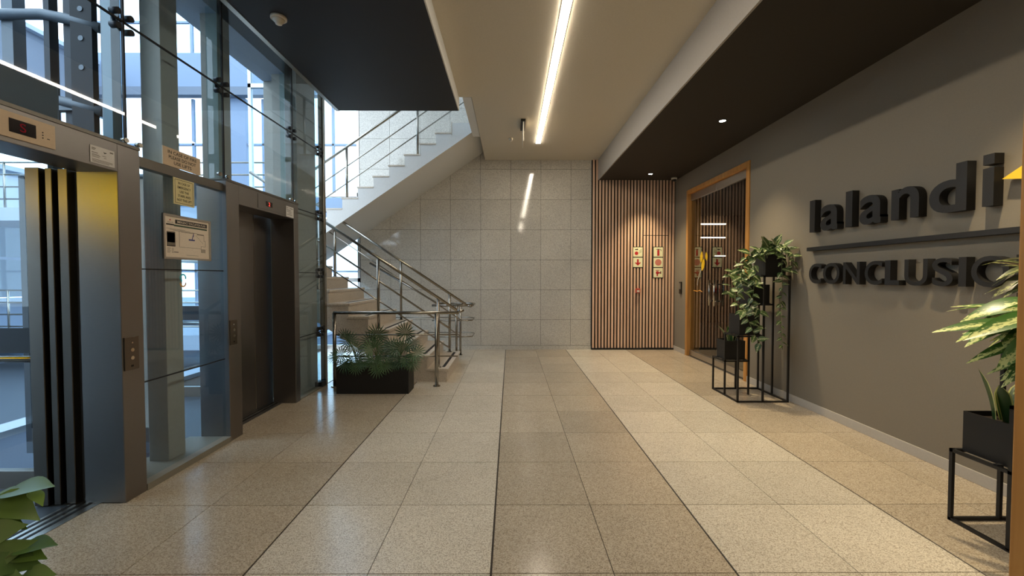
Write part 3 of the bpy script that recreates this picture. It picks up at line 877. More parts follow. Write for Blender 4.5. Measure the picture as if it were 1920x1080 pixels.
# sloping body of the lower flight (sawtooth side)
poly = [(X1-0.01, 0.0)]
for k in range(NL):
    poly += [(X1-0.01-TL*k, RL*(k+1)-0.035), (X1-0.01-TL*(k+1), RL*(k+1)-0.035)]
poly = poly[:-1] + [(-5.0, RL*NL-0.035), (-5.0, RL*NL-0.33), (X1-TL*NL-0.1, RL*NL-0.33), (-1.40, 0.0)]
build('lower_flight_body', MB().prism(poly, (0, YN+0.015, 0), (1,0,0), (0,0,1), (0,1,0), YM-YN-0.03), 'step_stone', stair)
# side cladding shows joints below each step
sk = MB()
for k in range(0, 6):
    x = X1-TL*k
    sk.box(x-0.012, YN+0.004, max(0, RL*k-0.02), x-0.004, YN+0.02, RL*(k+1)-0.03)
build('cladding_joint', sk, 'wgrout', stair)
# upper flight
RU, TU, X0 = 0.1784, 0.260, -0.973; ZT = 3.997
NU = 11
poly = [(X0+0.465, ZT), (X0, ZT)]
for k in range(1, NU+1):
    poly += [(X0-TU*(k-1), ZT-RU*k), (X0-TU*k, ZT-RU*k)]
poly += [(X0-TU*NU-0.3, ZT-RU*NU-0.0), (X0-TU*NU-0.3, ZT-RU*NU-0.36), (X0-TU*NU+0.02, ZT-RU*NU-0.36), (X0, ZT-0.385), (X0+0.465, ZT-0.06)]
build('upper_flight_body', MB().prism(poly, (0, YU, 0), (1,0,0), (0,0,1), (0,1,0), YB-YU), 'white_paint', stair)
for k in range(1, NU+1):
    x = X0-TU*(k-1)
    box('step', x-TU-0.015, YU-0.008, ZT-RU*k, x-0.001, YB, ZT-RU*k+0.022, 'step_stone', stair)
box('stone_edge', X0-0.004, YU-0.006, ZT-0.2, X0+0.006, YB, ZT+0.02, 'step_stone', stair)

# handrails
def poly_rail(name, pts, r, mat, parent, n=12):
    return build(name, MB().tube(pts, r, n), mat, parent)
def post(parent, x, y, z0, z1, r=0.02):
    p = build('post', MB().tube([(x,y,z0),(x,y,z1)], r, 12).cyl((x,y,z0), (0,0,1), r*2, 0.01, 16), 'tube_steel', parent)
def P3(px, py, y):       # a point of the photograph at depth y, used only to lay things out
    a = math.radians(1.498); b = math.radians(0.225)
    u = (px-960)/765; v = (540-py)/765
    d = Vector((u, math.cos(a)+v*math.sin(a), -math.sin(a)+v*math.cos(a)))
    d = Vector((d.x*math.cos(b)+d.y*math.sin(b), -d.x*math.sin(b)+d.y*math.cos(b), d.z))
    k = (y-0.037)/d.y
    return (d.x*k, y, H+d.z*k)

def step_z(x):
    k = int((X1-x)/TL); return RL*(min(max(k,0), NL-1)+1)
def slope_balustrade2(y, label, xa, za, xb, zb, postx, zbase=step_z):
    t = empty('balustrade', ((xa+xb)/2, y, 0), label, 'balustrade', 'stair balustrades')
    sl_ = (zb-za)/(xb-xa)
    poly_rail('handrail', [(xb, y, zb), (xa, y, za)], 0.021, 'tube_steel', t)
    for off in (0.32, 0.60):
        poly_rail('lower_rail', [(xb, y, zb-off), (xa-0.10 if zbase is step_z else xa, y, za-off-sl_*(0.10 if zbase is step_z else 0))], 0.010, 'tube_steel', t, 8)
    for x in postx:
        post(t, x, y, zbase(x), za+sl_*(x-xa)-0.01)
    return t
SLP = RL/TL
t = slope_balustrade2(5.74, 'near handrail of the lower stair flight, closest to the planter', -0.745, 0.98, -3.6, 0.98+SLP*2.855, (-1.01, -1.845, -2.7))
poly_rail('rail_return', [(-0.745,5.74,0.98), (-0.70,5.74,0.965), (-0.66,5.76,0.985)], 0.021, 'tube_steel', t)
t = slope_balustrade2(6.92, 'far handrail of the lower stair flight, beside the granite wall', -0.72, 0.965, -3.6, 0.965+SLP*2.88, (-1.03, -1.845, -2.95))
poly_rail('rail_return', [(-0.72,6.92,0.965), (-0.68,6.92,0.955), (-0.64,6.95,0.975)], 0.021, 'tube_steel', t)

t = empty('balustrade', (-1.6, 5.42, 0), 'horizontal steel guard rail behind the palm planter', 'balustrade', 'stair balustrades')
poly_rail('handrail', [(-2.335,5.42,0.976), (-0.68,5.42,0.976)], 0.021, 'tube_steel', t)
for z in (0.685, 0.40):
    poly_rail('lower_rail', [(-2.335,5.42,z), (-0.70,5.42,z)], 0.009, 'tube_steel', t, 8)
post(t, -2.325, 5.42, 0, 0.976, 0.024); post(t, -0.978, 5.42, 0, 0.976, 0.024)
t = empty('balustrade', (-0.9, 7.4, 0), 'looped rail ends on the landing beyond the first step', 'balustrade', 'stair balustrades')
for z in (0.96, 0.70, 0.42):
    poly_rail('rail', [(-1.35,7.05,z), (-0.75,7.05,z), (-0.66,7.10,z), (-0.66,7.5,z), (-0.75,7.6,z), (-1.35,7.6,z), (-2.6, 7.6, z+0.75 if z > .9 else z)], 0.020 if z > .9 else 0.010, 'tube_steel', t, 8)
post(t, -0.93, 7.05, 0, 0.96); post(t, -0.93, 7.6, 0, 0.96)
def upstep(x):
    k = int((X0-x)/TU)+1; return ZT-RU*k
sU = -RU/TU
t = slope_balustrade2(6.93, 'handrail of the upper stair flight under the black soffit', -0.60, 5.09, -3.9, 5.09-3.3*(RU/TU), (-1.55, -2.74, -3.5), upstep)

# ------------------------------------------------------------------ planter with fan palms
def leaf_mesh(name, L, W, mat, curl=0.25, fold=0.25, n=6, shape='ovate'):
    me = bpy.data.meshes.new(name)
    v = []; f = []
    for i in range(n+1):
        t = i/n
        if shape == 'ovate': wd = W*0.5*math.sin(math.pi*min(1, t**0.68))**1.05 if 0 < t < 1 else 0
        elif shape == 'lance': wd = W*0.5*(math.sin(math.pi*t**0.85)**0.9) if 0 < t < 1 else 0
        else: wd = W*0.5*(1-t)**0.35 if t < 1 else 0
        x = L*t*(1-0.15*curl*t); z = -curl*L*t*t
        wd = max(wd, 0.0015)
        v += [(x, -wd, z+fold*wd), (x, 0, z), (x, wd, z+fold*wd)]
    for i in range(n):
        a = 3*i; b = a+3
        f += [(a, a+1, b+1, b), (a+1, a+2, b+2, b+1)]
    me.from_pydata(v, [], f); me.materials.append(M[mat])
    me.polygons.foreach_set('use_smooth', [True]*len(f))
    return me

def frame(pos, direction, up, s=1.0, roll=0.0):
    x = Vector(direction).normalized(); z = Vector(up)
    z = z - x*z.dot(x)
    if z.length < 1e-4: z = x.orthogonal()
    z.normalize(); y = z.cross(x)
    m = Matrix((x, y, z)).transposed().to_4x4()
    m = m @ Matrix.Rotation(roll, 4, 'X') @ Matrix.Scale(s, 4)
    m.translation = Vector(pos)
    return m

PX0, PX1, PY0, PY1, PZ = -2.155, -1.262, 5.06, 5.34, 0.335
pl = empty('trough_planter', ((PX0+PX1)/2, (PY0+PY1)/2, 0), 'long black trough planter standing before the stairs', 'planter')
mb = MB().box(PX0, PY0, 0, PX1, PY0+0.012, PZ).box(PX0, PY1-0.012, 0, PX1, PY1, PZ).box(PX0, PY0+.012, 0, PX0+0.012, PY1-.012, PZ).box(PX1-0.012, PY0+.012, 0, PX1, PY1-.012, PZ).box(PX0+.012, PY0+.012, 0, PX1-.012, PY1-.012, 0.02)
build('trough', mb, 'pot', pl)
box('soil', PX0+0.012, PY0+0.012, 0.02, PX1-0.012, PY1-0.012, PZ-0.03, 'soil', pl)

def fan_mesh(name, rad, nb, spread, cup):
    me = bpy.data.meshes.new(name); v = []; f = []
    for k in range(nb):
        a = -spread/2+spread*k/(nb-1)
        L = rad*(1-0.18*abs(a/(spread/2))**2)*random.uniform(0.93, 1.0)
        d = Vector((math.cos(a), math.sin(a), 0)); s = Vector((-math.sin(a), math.cos(a), 0))
        hw = rad*math.tan(spread/(nb-1)/2)*0.62
        b = len(v)
        for (q, wf, fold) in ((0.03, 0.03, 0.0), (0.45, 0.45, 0.25), (0.75, 0.36, 0.2), (1.0, 0.02, 0.0)):
            w_ = hw*wf
            zz = cup*q*q*rad - (0.10*rad*max(0, q-0.7)/0.3)
            c = d*(L*q); 
            v += [tuple(c - s*w_ + Vector((0,0,zz+fold*w_))), tuple(c+Vector((0,0,zz))), tuple(c + s*w_ + Vector((0,0,zz+fold*w_)))]
        for i in range(3):
            p0 = b+3*i; p1 = p0+3
            f += [(p0, p0+1, p1+1, p1), (p0+1, p0+2, p1+2, p1+1)]
    me.from_pydata(v, [], f); me.materials.append(M['leaf_palm'])
    return me
fans = [fan_mesh('frond_fan', 1.0, 17, R(290), 0.10), fan_mesh('frond_fan', 1.0, 14, R(230), 0.22), fan_mesh('frond_fan', 1.0, 16, R(265), -0.12)]
def palm(cx, cy, crowns, label):
    t = empty('fan_palm', (cx, cy, PZ-0.03), label, 'palm', 'fan palms in the trough')
    for i, (px, py, r, ang, tilt, y) in enumerate(crowns):
        c = Vector(P3(px, py, y))
        base = Vector((cx+random.uniform(-.04,.04), cy, PZ-0.03))
        mid = (base+c)/2 + Vector((0,0,0.06))
        build('stem', MB().tube([base, mid, c], 0.005, 6), 'stem', t)
        d = Vector((math.cos(R(ang)), -0.25*math.cos(R(tilt)), math.sin(R(ang))))
        nrm = Vector((0.15*math.cos(R(ang)), -math.cos(R(tilt)), math.sin(R(tilt))))
        piece('frond', fans[i % 3], t, mat4=frame(c, d, nrm, r*1.12))
palm(-1.95, 5.2, [(655,640,.15,120,55,5.2),(648,632,.13,70,20,5.25),(640,665,.14,170,35,5.1),(665,672,.14,-60,30,5.08),(630,668,.12,210,50,5.15),(650,685,.12,-100,20,5.05),(678,655,.12,40,60,5.2),(645,680,.13,-80,30,5.04),(662,655,.13,100,40,5.15),(668,688,.11,-70,25,5.03)], 'leftmost fan palm in the black trough')
palm(-1.70, 5.2, [(707,628,.16,90,15,5.2),(698,655,.15,150,40,5.1),(715,665,.15,-20,50,5.12),(702,676,.15,-80,25,5.04),(709,690,.13,-85,15,5.02),(690,672,.13,200,45,5.1),(724,650,.13,30,60,5.2),(680,680,.12,-130,25,5.04),(706,650,.15,60,35,5.08),(722,684,.12,-60,25,5.03),(694,640,.14,120,30,5.2)], 'middle fan palm in the black trough, its fan upright')
palm(-1.42, 5.2, [(760,625,.16,75,40,5.2),(745,653,.15,170,35,5.1),(768,646,.15,10,55,5.15),(778,662,.15,-15,40,5.1),(752,672,.15,-90,30,5.05),(773,680,.12,-40,25,5.05),(738,665,.13,200,45,5.1),(740,682,.10,-110,20,5.04),(757,655,.15,100,35,5.08),(764,676,.12,-70,25,5.04),(735,650,.13,140,35,5.15)], 'rightmost fan palm in the black trough')

# ------------------------------------------------------------------ plant stands
QX = (2.62, 2.91, 3.20)
def plant_stand(yn, label):
    """four tiers climbing round a square base; yn = near edge"""
    ym, yf = yn+0.285, yn+0.57
    t = empty('plant_stand', (2.91, yn+0.285, 0), label, 'plant stand', 'black wire plant stands')
    b = 0.018
    def bar(mb, p, q):
        p = Vector(p); q = Vector(q)
        mb.box(min(p.x,q.x)-b/2, min(p.y,q.y)-b/2, min(p.z,q.z)-b/2, max(p.x,q.x)+b/2, max(p.y,q.y)+b/2, max(p.z,q.z)+b/2)
    mb = MB(); z = b/2
    for a, c in (((QX[0],yn,z),(QX[2],yn,z)), ((QX[2],yn,z),(QX[2],yf,z)), ((QX[2],yf,z),(QX[0],yf,z)), ((QX[0],yf,z),(QX[0],yn,z))):
        bar(mb, a, c)
    build('base_frame', mb, 'black_metal', t)
    tiers = [((QX[0],ym,QX[1],yf), 0.43), ((QX[0],yn,QX[1],ym), 0.775), ((QX[1],ym,QX[2],yf), 1.12), ((QX[1],yn,QX[2],ym), 1.465)]
    done = {}
    for (x0,y0,x1,y1), zt in tiers:
        mb = MB(); zz = zt-b/2
        for a, c in (((x0,y0,zz),(x1,y0,zz)), ((x1,y0,zz),(x1,y1,zz)), ((x1,y1,zz),(x0,y1,zz)), ((x0,y1,zz),(x0,y0,zz))):
            bar(mb, a, c)
        build('tier_frame', mb, 'black_metal', t)
        for c in ((x0,y0),(x1,y0),(x1,y1),(x0,y1)):
            done[c] = max(done.get(c, 0), zt)
    for (x, y), zt in done.items():
        mb = MB(); bar(mb, (x,y,b), (x,y,zt-b))
        build('leg', mb, 'black_metal', t)
    return tiers

def pot(q, z, label, grp):
    x0,y0,x1,y1 = q; i = 0.028; h = 0.235; w_ = 0.006
    x0 += i; y0 += i; x1 -= i; y1 -= i
    t = empty('square_pot', ((x0+x1)/2, (y0+y1)/2, z), label, 'pot', grp)
    mb = MB().box(x0,y0,z,x1,y0+w_,z+h).box(x0,y1-w_,z,x1,y1,z+h).box(x0,y0+w_,z,x0+w_,y1-w_,z+h).box(x1-w_,y0+w_,z,x1,y1-w_,z+h).box(x0+w_,y0+w_,z,x1-w_,y1-w_,z+0.01)
    # two cross bars let the pot sit on the tier frame
    mb.box(x0-i-0.004, y0+0.03, z, x0, y0+0.05, z+0.006).box(x1, y0+0.03, z, x1+i+0.004, y0+0.05, z+0.006)
    build('shell', mb, 'pot', t)
    box('soil', x0+w_, y0+w_, z+0.01, x1-w_, y1-w_, z+h-0.03, 'soil', t)
    return ((x0+x1)/2, (y0+y1)/2, z+h-0.03)

tA = plant_stand(4.70, 'black stepped plant stand beside the glass door')
tB = plant_stand(1.85, 'black stepped plant stand close to the viewer at right')
gA, gB = 'pots on the far plant stand', 'pots on the near plant stand'
names = ('lowest', 'second lowest', 'second highest', 'highest')
potA = [pot(q, z, 'black square pot on the %s tier of the far stand' % n, gA) for (q, z), n in zip(tA, names)]
potB = [pot(q, z, 'black square pot on the %s tier of the near stand' % n, gB) for (q, z), n in zip(tB, names)]

po = [leaf_mesh('leaf', 0.125, 0.076, 'leaf_pothos', 0.25, 0.2), leaf_mesh('leaf', 0.11, 0.07, 'leaf_pothos', 0.45, 0.3), leaf_mesh('leaf', 0.14, 0.08, 'leaf_pothos', 0.1, 0.15)]
def vine(t, pts, every=0.055, s0=1.0, s1=0.7, outward=Vector((-0.3,-1,0)), seed=0):
    rnd = random.Random(seed)
    pts = [Vector(p) for p in pts]
    # catmull-rom smoothing
    sm = []
    for i in range(len(pts)-1):
        p0 = pts[max(i-1,0)]; p1 = pts[i]; p2 = pts[i+1]; p3 = pts[min(i+2,len(pts)-1)]
        for k in range(6):
            u = k/6
            sm.append(0.5*((2*p1)+(p2-p0)*u+(2*p0-5*p1+4*p2-p3)*u*u+(3*p1-p0-3*p2+p3)*u**3))
    sm.append(pts[-1])
    build('vine', MB().tube(sm, 0.003, 5), 'stem', t)
    tot = 0; nxt = every*0.5; L = sum((b-a).length for a, b in zip(sm[:-1], sm[1:])); side = 1
    for a, b in zip(sm[:-1], sm[1:]):
        seg = (b-a).length
        while tot+seg > nxt:
            p = a+(b-a)*((nxt-tot)/seg)
            d = (b-a).normalized()
            sd = d.cross(outward)
            sd = sd.normalized() if sd.length > .05 else Vector((1,0,0))
            dr = sd*side*rnd.uniform(.5,1.1) + d*rnd.uniform(.1,.7) + outward.normalized()*rnd.uniform(.1,.7) + Vector((0,0,rnd.uniform(-.35,.3)))
            up = outward.normalized()*rnd.uniform(.4,1.0)+Vector((0,0,rnd.uniform(.3,1)))+Vector((rnd.uniform(-.3,.3),rnd.uniform(-.3,.3),0))
            s = (s0+(s1-s0)*nxt/L)*rnd.uniform(.75,1.15)
            piece('leaf', rnd.choice(po), t, mat4=frame(p, dr, up, s))
            side = -side; nxt += every*rnd.uniform(.7,1.3)
        tot += seg

c = potA[3]
t = empty('pothos', c, 'variegated pothos on the highest tier of the far stand, trailing down', 'plant', 'trailing plants on the far stand')
x, y, z = c
vine(t, [c, (x-0.08,y-0.03,z+0.10), (x-0.20,y-0.05,z+0.10), (x-0.30,y-0.02,z-0.02), (x-0.33,y,z-0.22), (x-0.31,y-0.02,z-0.40)], 0.036, 1.1, .85, seed=1)
vine(t, [c, (x-0.05,y-0.10,z+0.12), (x-0.20,y-0.12,z+0.07), (x-0.25,y-0.12,z-0.10), (x-0.24,y-0.10,z-0.35), (x-0.26,y-0.10,z-0.62), (x-0.20,y-0.10,z-0.86)], 0.05, 1.05, .75, seed=2)
vine(t, [c, (x+0.02,y-0.08,z+0.14), (x+0.04,y-0.17,z+0.07), (x+0.02,y-0.19,z-0.10), (x+0.03,y-0.19,z-0.35), (x+0.02,y-0.18,z-0.60), (x+0.05,y-0.18,z-1.05)], 0.05, .9, .45, seed=3)
vine(t, [c, (x+0.05,y-0.05,z+0.15), (x+0.13,y-0.12,z+0.12), (x+0.14,y-0.20,z-0.02), (x+0.10,y-0.21,z-0.20)], 0.045, 1.0, .7, seed=4)
vine(t, [c, (x+0.02,y,z+0.14), (x+0.10,y+0.04,z+0.17), (x+0.13,y-0.10,z+0.10)], 0.035, 1.0, .9, seed=5)
vine(t, [c, (x-0.03,y,z+0.13), (x-0.10,y-0.08,z+0.15), (x-0.15,y-0.13,z+0.05)], 0.035, 1.1, .9, seed=6)
vine(t, [c, (x+0.0,y-0.05,z+0.13), (x-0.02,y-0.12,z+0.12), (x-0.04,y-0.16,z+0.03)], 0.03, 1.0, .9, seed=16)
c = potA[2]
t = empty('pothos', c, 'variegated pothos on the second highest tier of the far stand', 'plant', 'trailing plants on the far stand')
x, y, z = c
vine(t, [c, (x-0.08,y,z+0.12), (x-0.2,y-0.02,z+0.12), (x-0.32,y-0.05,z+0.02), (x-0.34,y-0.05,z-0.15)], 0.05, 1.1, .8, seed=7)
vine(t, [c, (x-0.10,y+0.02,z+0.20), (x-0.24,y+0.03,z+0.22), (x-0.34,y,z+0.12)], 0.045, 1.15, .9, seed=8)
vine(t, [c, (x-0.02,y-0.08,z+0.10), (x-0.08,y-0.12,z+0.11), (x-0.1,y-0.14,z+0.10)], 0.05, .8, .7, seed=9)
c = potA[1]
t = empty('pothos', c, 'trailing pothos on the second lowest tier of the far stand', 'plant', 'trailing plants on the far stand')
x, y, z = c
vine(t, [c, (x-0.02,y-0.05,z+0.10), (x-0.08,y-0.13,z+0.08), (x-0.04,y-0.17,z-0.05), (x+0.04,y-0.17,z-0.22), (x+0.12,y-0.16,z-0.33)], 0.055, .8, .9, seed=10)
vine(t, [c, (x-0.08,y,z+0.15), (x-0.12,y-0.02,z+0.22), (x-0.10,y-0.05,z+0.28)], 0.05, .9, .8, seed=11)
vine(t, [c, (x+0.05,y-0.04,z+0.12), (x+0.10,y-0.12,z+0.10), (x+0.08,y-0.16,z-0.02)], 0.05, .9, .8, seed=12)

def snake_mesh(name, L, W, lean, mat):
    me = bpy.data.meshes.new(name); v = []; f = []
    n = 8
    for i in range(n+1):
        t = i/n; wd = W*0.5*(0.75+0.5*math.sin(math.pi*t*0.9))*(1 if t < .75 else max(0.03, 1-((t-.75)/.25)**1.6))
        x = lean*L*t*t; z = L*t*(1-0.2*lean*t)
        v += [(x-0.2*wd, -wd, z), (x-0.12*wd, -wd*0.8, z), (x+0.15*wd, 0, z), (x-0.12*wd, wd*.8, z), (x-0.2*wd, wd, z)]
    for i in range(n):
        a = 5*i; b = a+5
        for k in range(4): f.append((a+k, a+k+1, b+k+1, b+k))
    me.from_pydata(v, [], f)
    me.materials.append(M['leaf_snake']); me.materials.append(M['leaf_snake_edge'])
    for i, p_ in enumerate(me.polygons):
        p_.use_smooth = True; p_.material_index = 1 if i % 4 in (0, 3) else 0
    return me
def snake(c, leaves, label):
    t = empty('snake_plant', c, label, 'plant')
    for (dx, dy, L, lean, yaw, tilt) in leaves:
        me = snake_mesh('leaf', L, 0.05, lean, 'leaf_snake')
        m = Matrix.Translation((c[0]+dx, c[1]+dy, c[2])) @ Matrix.Rotation(R(yaw), 4, 'Z') @ Matrix.Rotation(R(tilt), 4, 'Y')
        piece('leaf', me, t, mat4=m)
snake(potA[0], [(-.05,-.02,.24,.3,170,12),(-.02,-.05,.18,.2,210,8),(.02,-.03,.16,.2,-60,10),(.05,0,.14,.2,-20,12),(0,.03,.2,.1,100,5)], 'small snake plant on the lowest tier of the far stand')
snake(potB[0], [(-.04,.03,.30,.15,150,4),(0,0,.24,.25,200,8),(.03,-.03,.22,.5,-30,15),(.05,.03,.26,.4,20,10),(-.01,-.04,.20,.3,-80,8),(.03,.04,.2,.2,60,6)], 'snake plant with yellow leaf margins on the near stand')

# big-leaf plants on the near stand
di = [leaf_mesh('leaf', 0.40, 0.078, 'leaf_dieff', 0.22, 0.25, 9, 'lance'), leaf_mesh('leaf', 0.30, 0.10, 'leaf_dieff', 0.40, 0.25, 9, 'lance'), leaf_mesh('leaf', 0.38, 0.070, 'leaf_dieff', 0.10, 0.2, 9, 'lance')]
def rosette(name, c, meshes, specs, label, cat, mat_up=(0,-0.35,1)):
    t = empty(name, c, label, cat)
    rnd = random.Random(len(specs))
    for (dx, dy, dz, vx, vy, vz, s) in specs:
        b0 = Vector(c); p = Vector(c)+Vector((dx,dy,dz)); d = Vector((vx,vy,vz))
        build('stem', MB().tube([b0, (b0+p)/2+Vector((0,0,0.03)), p], 0.006, 6), 'stem', t)
        piece('leaf', rnd.choice(meshes), t, mat4=frame(p, d, Vector(mat_up)+Vector((rnd.uniform(-.3,.3), rnd.uniform(-.4,.2), 0)), s))
    return t
c = potB[1]
sp = []
rnd = random.Random(5)
for k in range(26):
    a = R(rnd.uniform(95, 265)); el = rnd.uniform(-0.55, 0.35)
    h = rnd.uniform(.10, .36)
    sp.append((math.cos(a)*rnd.uniform(.02,.14), math.sin(a)*rnd.uniform(.0,.08), h, math.cos(a), math.sin(a)*.7, el*(0.8 if h > .2 else 1.0), rnd.uniform(.75,1.1)))
sp += [(-.20,.02,.25,-1,.1,-.05,1.2), (-.16,-.02,.30,-1,-.1,-.12,1.15), (-.14,.0,.21,-1,-.1,-.42,1.0), (-.12,.04,.34,-1,.2,.02,1.1), (-.12,.05,.28,-1,.3,-.22,1.1), (-.10,.0,.16,-.8,.1,-.7,.9), (-.03,0,.38,-.5,-.1,.9,.6), (-.22,.06,.22,-1,.2,.06,.9)]
rosette('dieffenbachia', c, di, sp, 'pale variegated dieffenbachia leaning left on the near stand', 'plant')
cr_ = [leaf_mesh('leaf', 0.21, 0.055, 'leaf_croton', 0.35, 0.25, 8, 'lance'), leaf_mesh('leaf', 0.18, 0.05, 'leaf_croton', 0.6, 0.25, 8, 'lance')]
c = potB[2]
sp = []
for k in range(26):
    a = R(rnd.uniform(110, 290)); el = rnd.uniform(-0.5, 0.8)
    sp.append((math.cos(a)*rnd.uniform(.04,.17), math.sin(a)*.05, rnd.uniform(.06,.22), math.cos(a), math.sin(a)*.6, el, rnd.uniform(.9,1.25)))
rosette('croton', c, cr_, sp, 'dark reddish green plant in front of the wall lettering', 'plant')

# plant at the bottom left corner of the view
c = (-1.62, 1.15, 0.42)
t = empty('floor_pot', (c[0], c[1], 0), 'black round pot of the leafy plant by the open lift', 'pot')
build('shell', MB().lathe((c[0],c[1],0), (0,0,1), [(0.12,0),(0.16,0.42),(0.15,0.42),(0.145,0.38),(0.01,0.38)], 28), 'pot', t)
zz = [leaf_mesh('leaf', 0.155, 0.068, 'leaf_zz', 0.18, 0.22, 8), leaf_mesh('leaf', 0.14, 0.075, 'leaf_zz', 0.3, 0.25, 8), leaf_mesh('leaf', 0.17, 0.08, 'leaf_zz', 0.1, 0.2, 8)]
t = empty('leafy_plant', (c[0], c[1], 0.38), 'glossy green leafy plant at the corner beside the open lift', 'plant')
def zz_leaf(px, py, tipx, tipy, y, k, s=None, up=(0.1,-0.8,0.7)):
    a = Vector(P3(px, py, y)); b = Vector(P3(tipx, tipy, y-0.03))
    Lm = (0.155, 0.14, 0.17)[k]
    piece('leaf', zz[k], t, mat4=frame(a, b-a, up, s or (b-a).length/Lm))
for a in ((10,923,97,903,1.30,2,None,(0.3,-0.3,0.9)),(-6,930,60,966,1.28,1,None,(-0.2,-0.5,0.8)),(58,920,82,942,1.31,0,None,(0.5,-0.2,0.7)),
          (-20,935,42,912,1.32,0,None,(0,-0.2,1)),(-25,960,30,990,1.28,1,None,(-0.3,-0.6,0.6)),
          (-30,1010,40,984,1.24,2,None,(0.1,-0.9,0.6)),(32,1031,98,1009,1.22,0,None,(0.2,-0.3,0.9)),(24,1034,79,1041,1.22,0,None,(0.0,-0.5,0.8)),
          (-12,1050,36,1020,1.21,1,None,(0.2,-0.9,0.5)),(-10,1046,58,1057,1.2,1,None,(0,-0.7,0.7)),(34,1088,97,1074,1.18,2,None,(0.1,-0.6,0.8)),(-20,1085,32,1076,1.18,0,None,(0,-0.5,0.8))):
    zz_leaf(*a)
for (pxa, pya, pxb, pyb, y) in ((-40,1000,22,930,1.3), (-40,1090,25,1038,1.2), (-50,1100,-20,960,1.25)):
    b0 = Vector((c[0], c[1], 0.38))
    build('stem', MB().tube([b0, Vector(P3(pxa,pya,y)), Vector(P3(pxb,pyb,y))], 0.006, 6), 'stem', t)

# ------------------------------------------------------------------ lettering on the right wall
def wall_letters(spec, z0, depth, name, label, cat, thick):
    ys_ = [a for (_, a, _, _, _) in spec]
    t = empty(name, (XR, sum(ys_)/len(ys_), z0), label, cat)
    for (ch, ya, yb, zb, zt) in spec:
        org = wl(t)
        if ch in 'liIL':
            mb = MB()
            if ch == 'i':
                mb.box(XR-0.002-depth, yb, zb, XR-0.002, ya, zb+(zt-zb)*0.735).box(XR-0.002-depth, yb, zb+(zt-zb)*0.80, XR-0.002, ya, zt)
            elif ch == 'L':
                mb.prism([(0,0),(ya-yb,0),(ya-yb,.042),(.05,.042),(.05,zt-zb),(0,zt-zb)], (XR-0.002, ya, zb), (0,-1,0), (0,0,1), (-1,0,0), depth)
            else:
                mb.box(XR-0.002-depth, yb, zb, XR-0.002, ya, zt)
            build('letter', mb, 'letter', t)
            continue
        me = text_mesh(ch, 'letter', offset=thick, extrude=0.5)
        x0,x1,y0,y1,w0,w1 = bounds(me)
        if ch == 'a':          # no foot beyond the stem
            x1 = x0+(x1-x0)*0.875
            for v in me.vertices: v.co.x = min(v.co.x, x1)
        for v in me.vertices:
            u = (v.co.x-x0)/(x1-x0); vv = (v.co.y-y0)/(y1-y0); d = (v.co.z-w0)/(w1-w0)
            p = Vector((XR-0.002-depth*d, ya+(yb-ya)*u, zb+(zt-zb)*vv))
            v.co = p-org
        me.name = 'letter'
        o = bpy.data.objects.new('letter', me); link(o, t); WORLD[o.name] = org
    return t
zb = 1.922
wall_letters([('l',4.359,4.285,zb,2.258),('a',4.209,3.988,zb-.004,2.176),('l',3.892,3.816,zb,2.258),('a',3.735,3.520,zb-.004,2.176),('n',3.423,3.190,zb,2.176),('d',3.113,2.856,zb-.004,2.262),('i',2.760,2.695,zb,2.268)],
    zb, 0.065, 'wall_lettering', 'large charcoal raised letters reading lalandi on the grey wall', 'lettering', 0.017)
zb, zt = 1.378, 1.588
wall_letters([('C',4.362,4.19,zb,zt),('O',4.165,3.955,zb,zt),('N',3.913,3.725,zb,zt),('C',3.672,3.50,zb,zt),('L',3.473,3.345,zb,zt),('U',3.300,3.115,zb,zt),('S',3.082,2.935,zb,zt),('I',2.898,2.848,zb,zt),('O',2.818,2.60,zb,zt),('N',2.565,2.38,zb,zt)],
    zb, 0.06, 'wall_lettering', 'charcoal raised capitals reading CONCLUSION below the wall bar', 'lettering', 0.008)
box('sign_bar', XR-0.065, 2.0, 1.725, XR-0.001, 4.40, 1.765, 'letter', label='long dark bar between the two lines of wall lettering', cat='bar', bevel=0.002)
t = empty('sign_emblem', (XR, 2.45, 2.02), 'yellow pointed emblem at the end of the large lettering', 'emblem')
build('petal', MB().prism([(2.655,2.085),(2.42,2.22),(2.25,2.15),(2.25,2.02),(2.44,2.04)], (XR-0.062,0,0), (0,1,0), (0,0,1), (1,0,0), 0.055), 'yellow', t)

# ------------------------------------------------------------------ glass door on the right
door = empty('door_1', (XR+0.06, 6.6, 0), kind='structure')
fx0, fx1 = XR-0.018, XR+0.22
box('frame_jamb', fx0, DY1-0.075, 0, fx1, DY1, DZ, 'oak', door, bevel=0.003)
box('frame_jamb', fx0, DY0, 0, fx1, DY0+0.075, DZ, 'oak', door, bevel=0.003)
box('frame_head', fx0, DY0+.075, DZ-0.075, fx1, DY1-.075, DZ, 'oak', door, bevel=0.003)
GX = XR+0.055
ym = (DY0+DY1)/2
for (a, b) in ((DY0+0.08, ym-0.004), (ym+0.004, DY1-0.08)):
    box('door_leaf', GX-0.006, a, 0.10, GX+0.006, b, DZ-0.19, 'glass_door', door)
    box('bottom_rail', GX-0.025, a, 0.012, GX+0.025, b, 0.11, 'alu', door, bevel=0.004)
    box('top_rail', GX-0.025, a, DZ-0.20, GX+0.025, b, DZ-0.08, 'alu', door, bevel=0.004)
for s in (-1, 1):
    yy = ym+s*0.08
    h = build('handle', MB().tube([(GX-0.075, yy, 0.98), (GX-0.075, yy, 1.40)], 0.014, 12), 'chrome', door)
    build('handle_stud', MB().cyl((GX-0.075, yy, 1.06), (1,0,0), 0.010, 0.07, 10).cyl((GX-0.075, yy, 1.33), (1,0,0), 0.010, 0.07, 10), 'chrome', h)
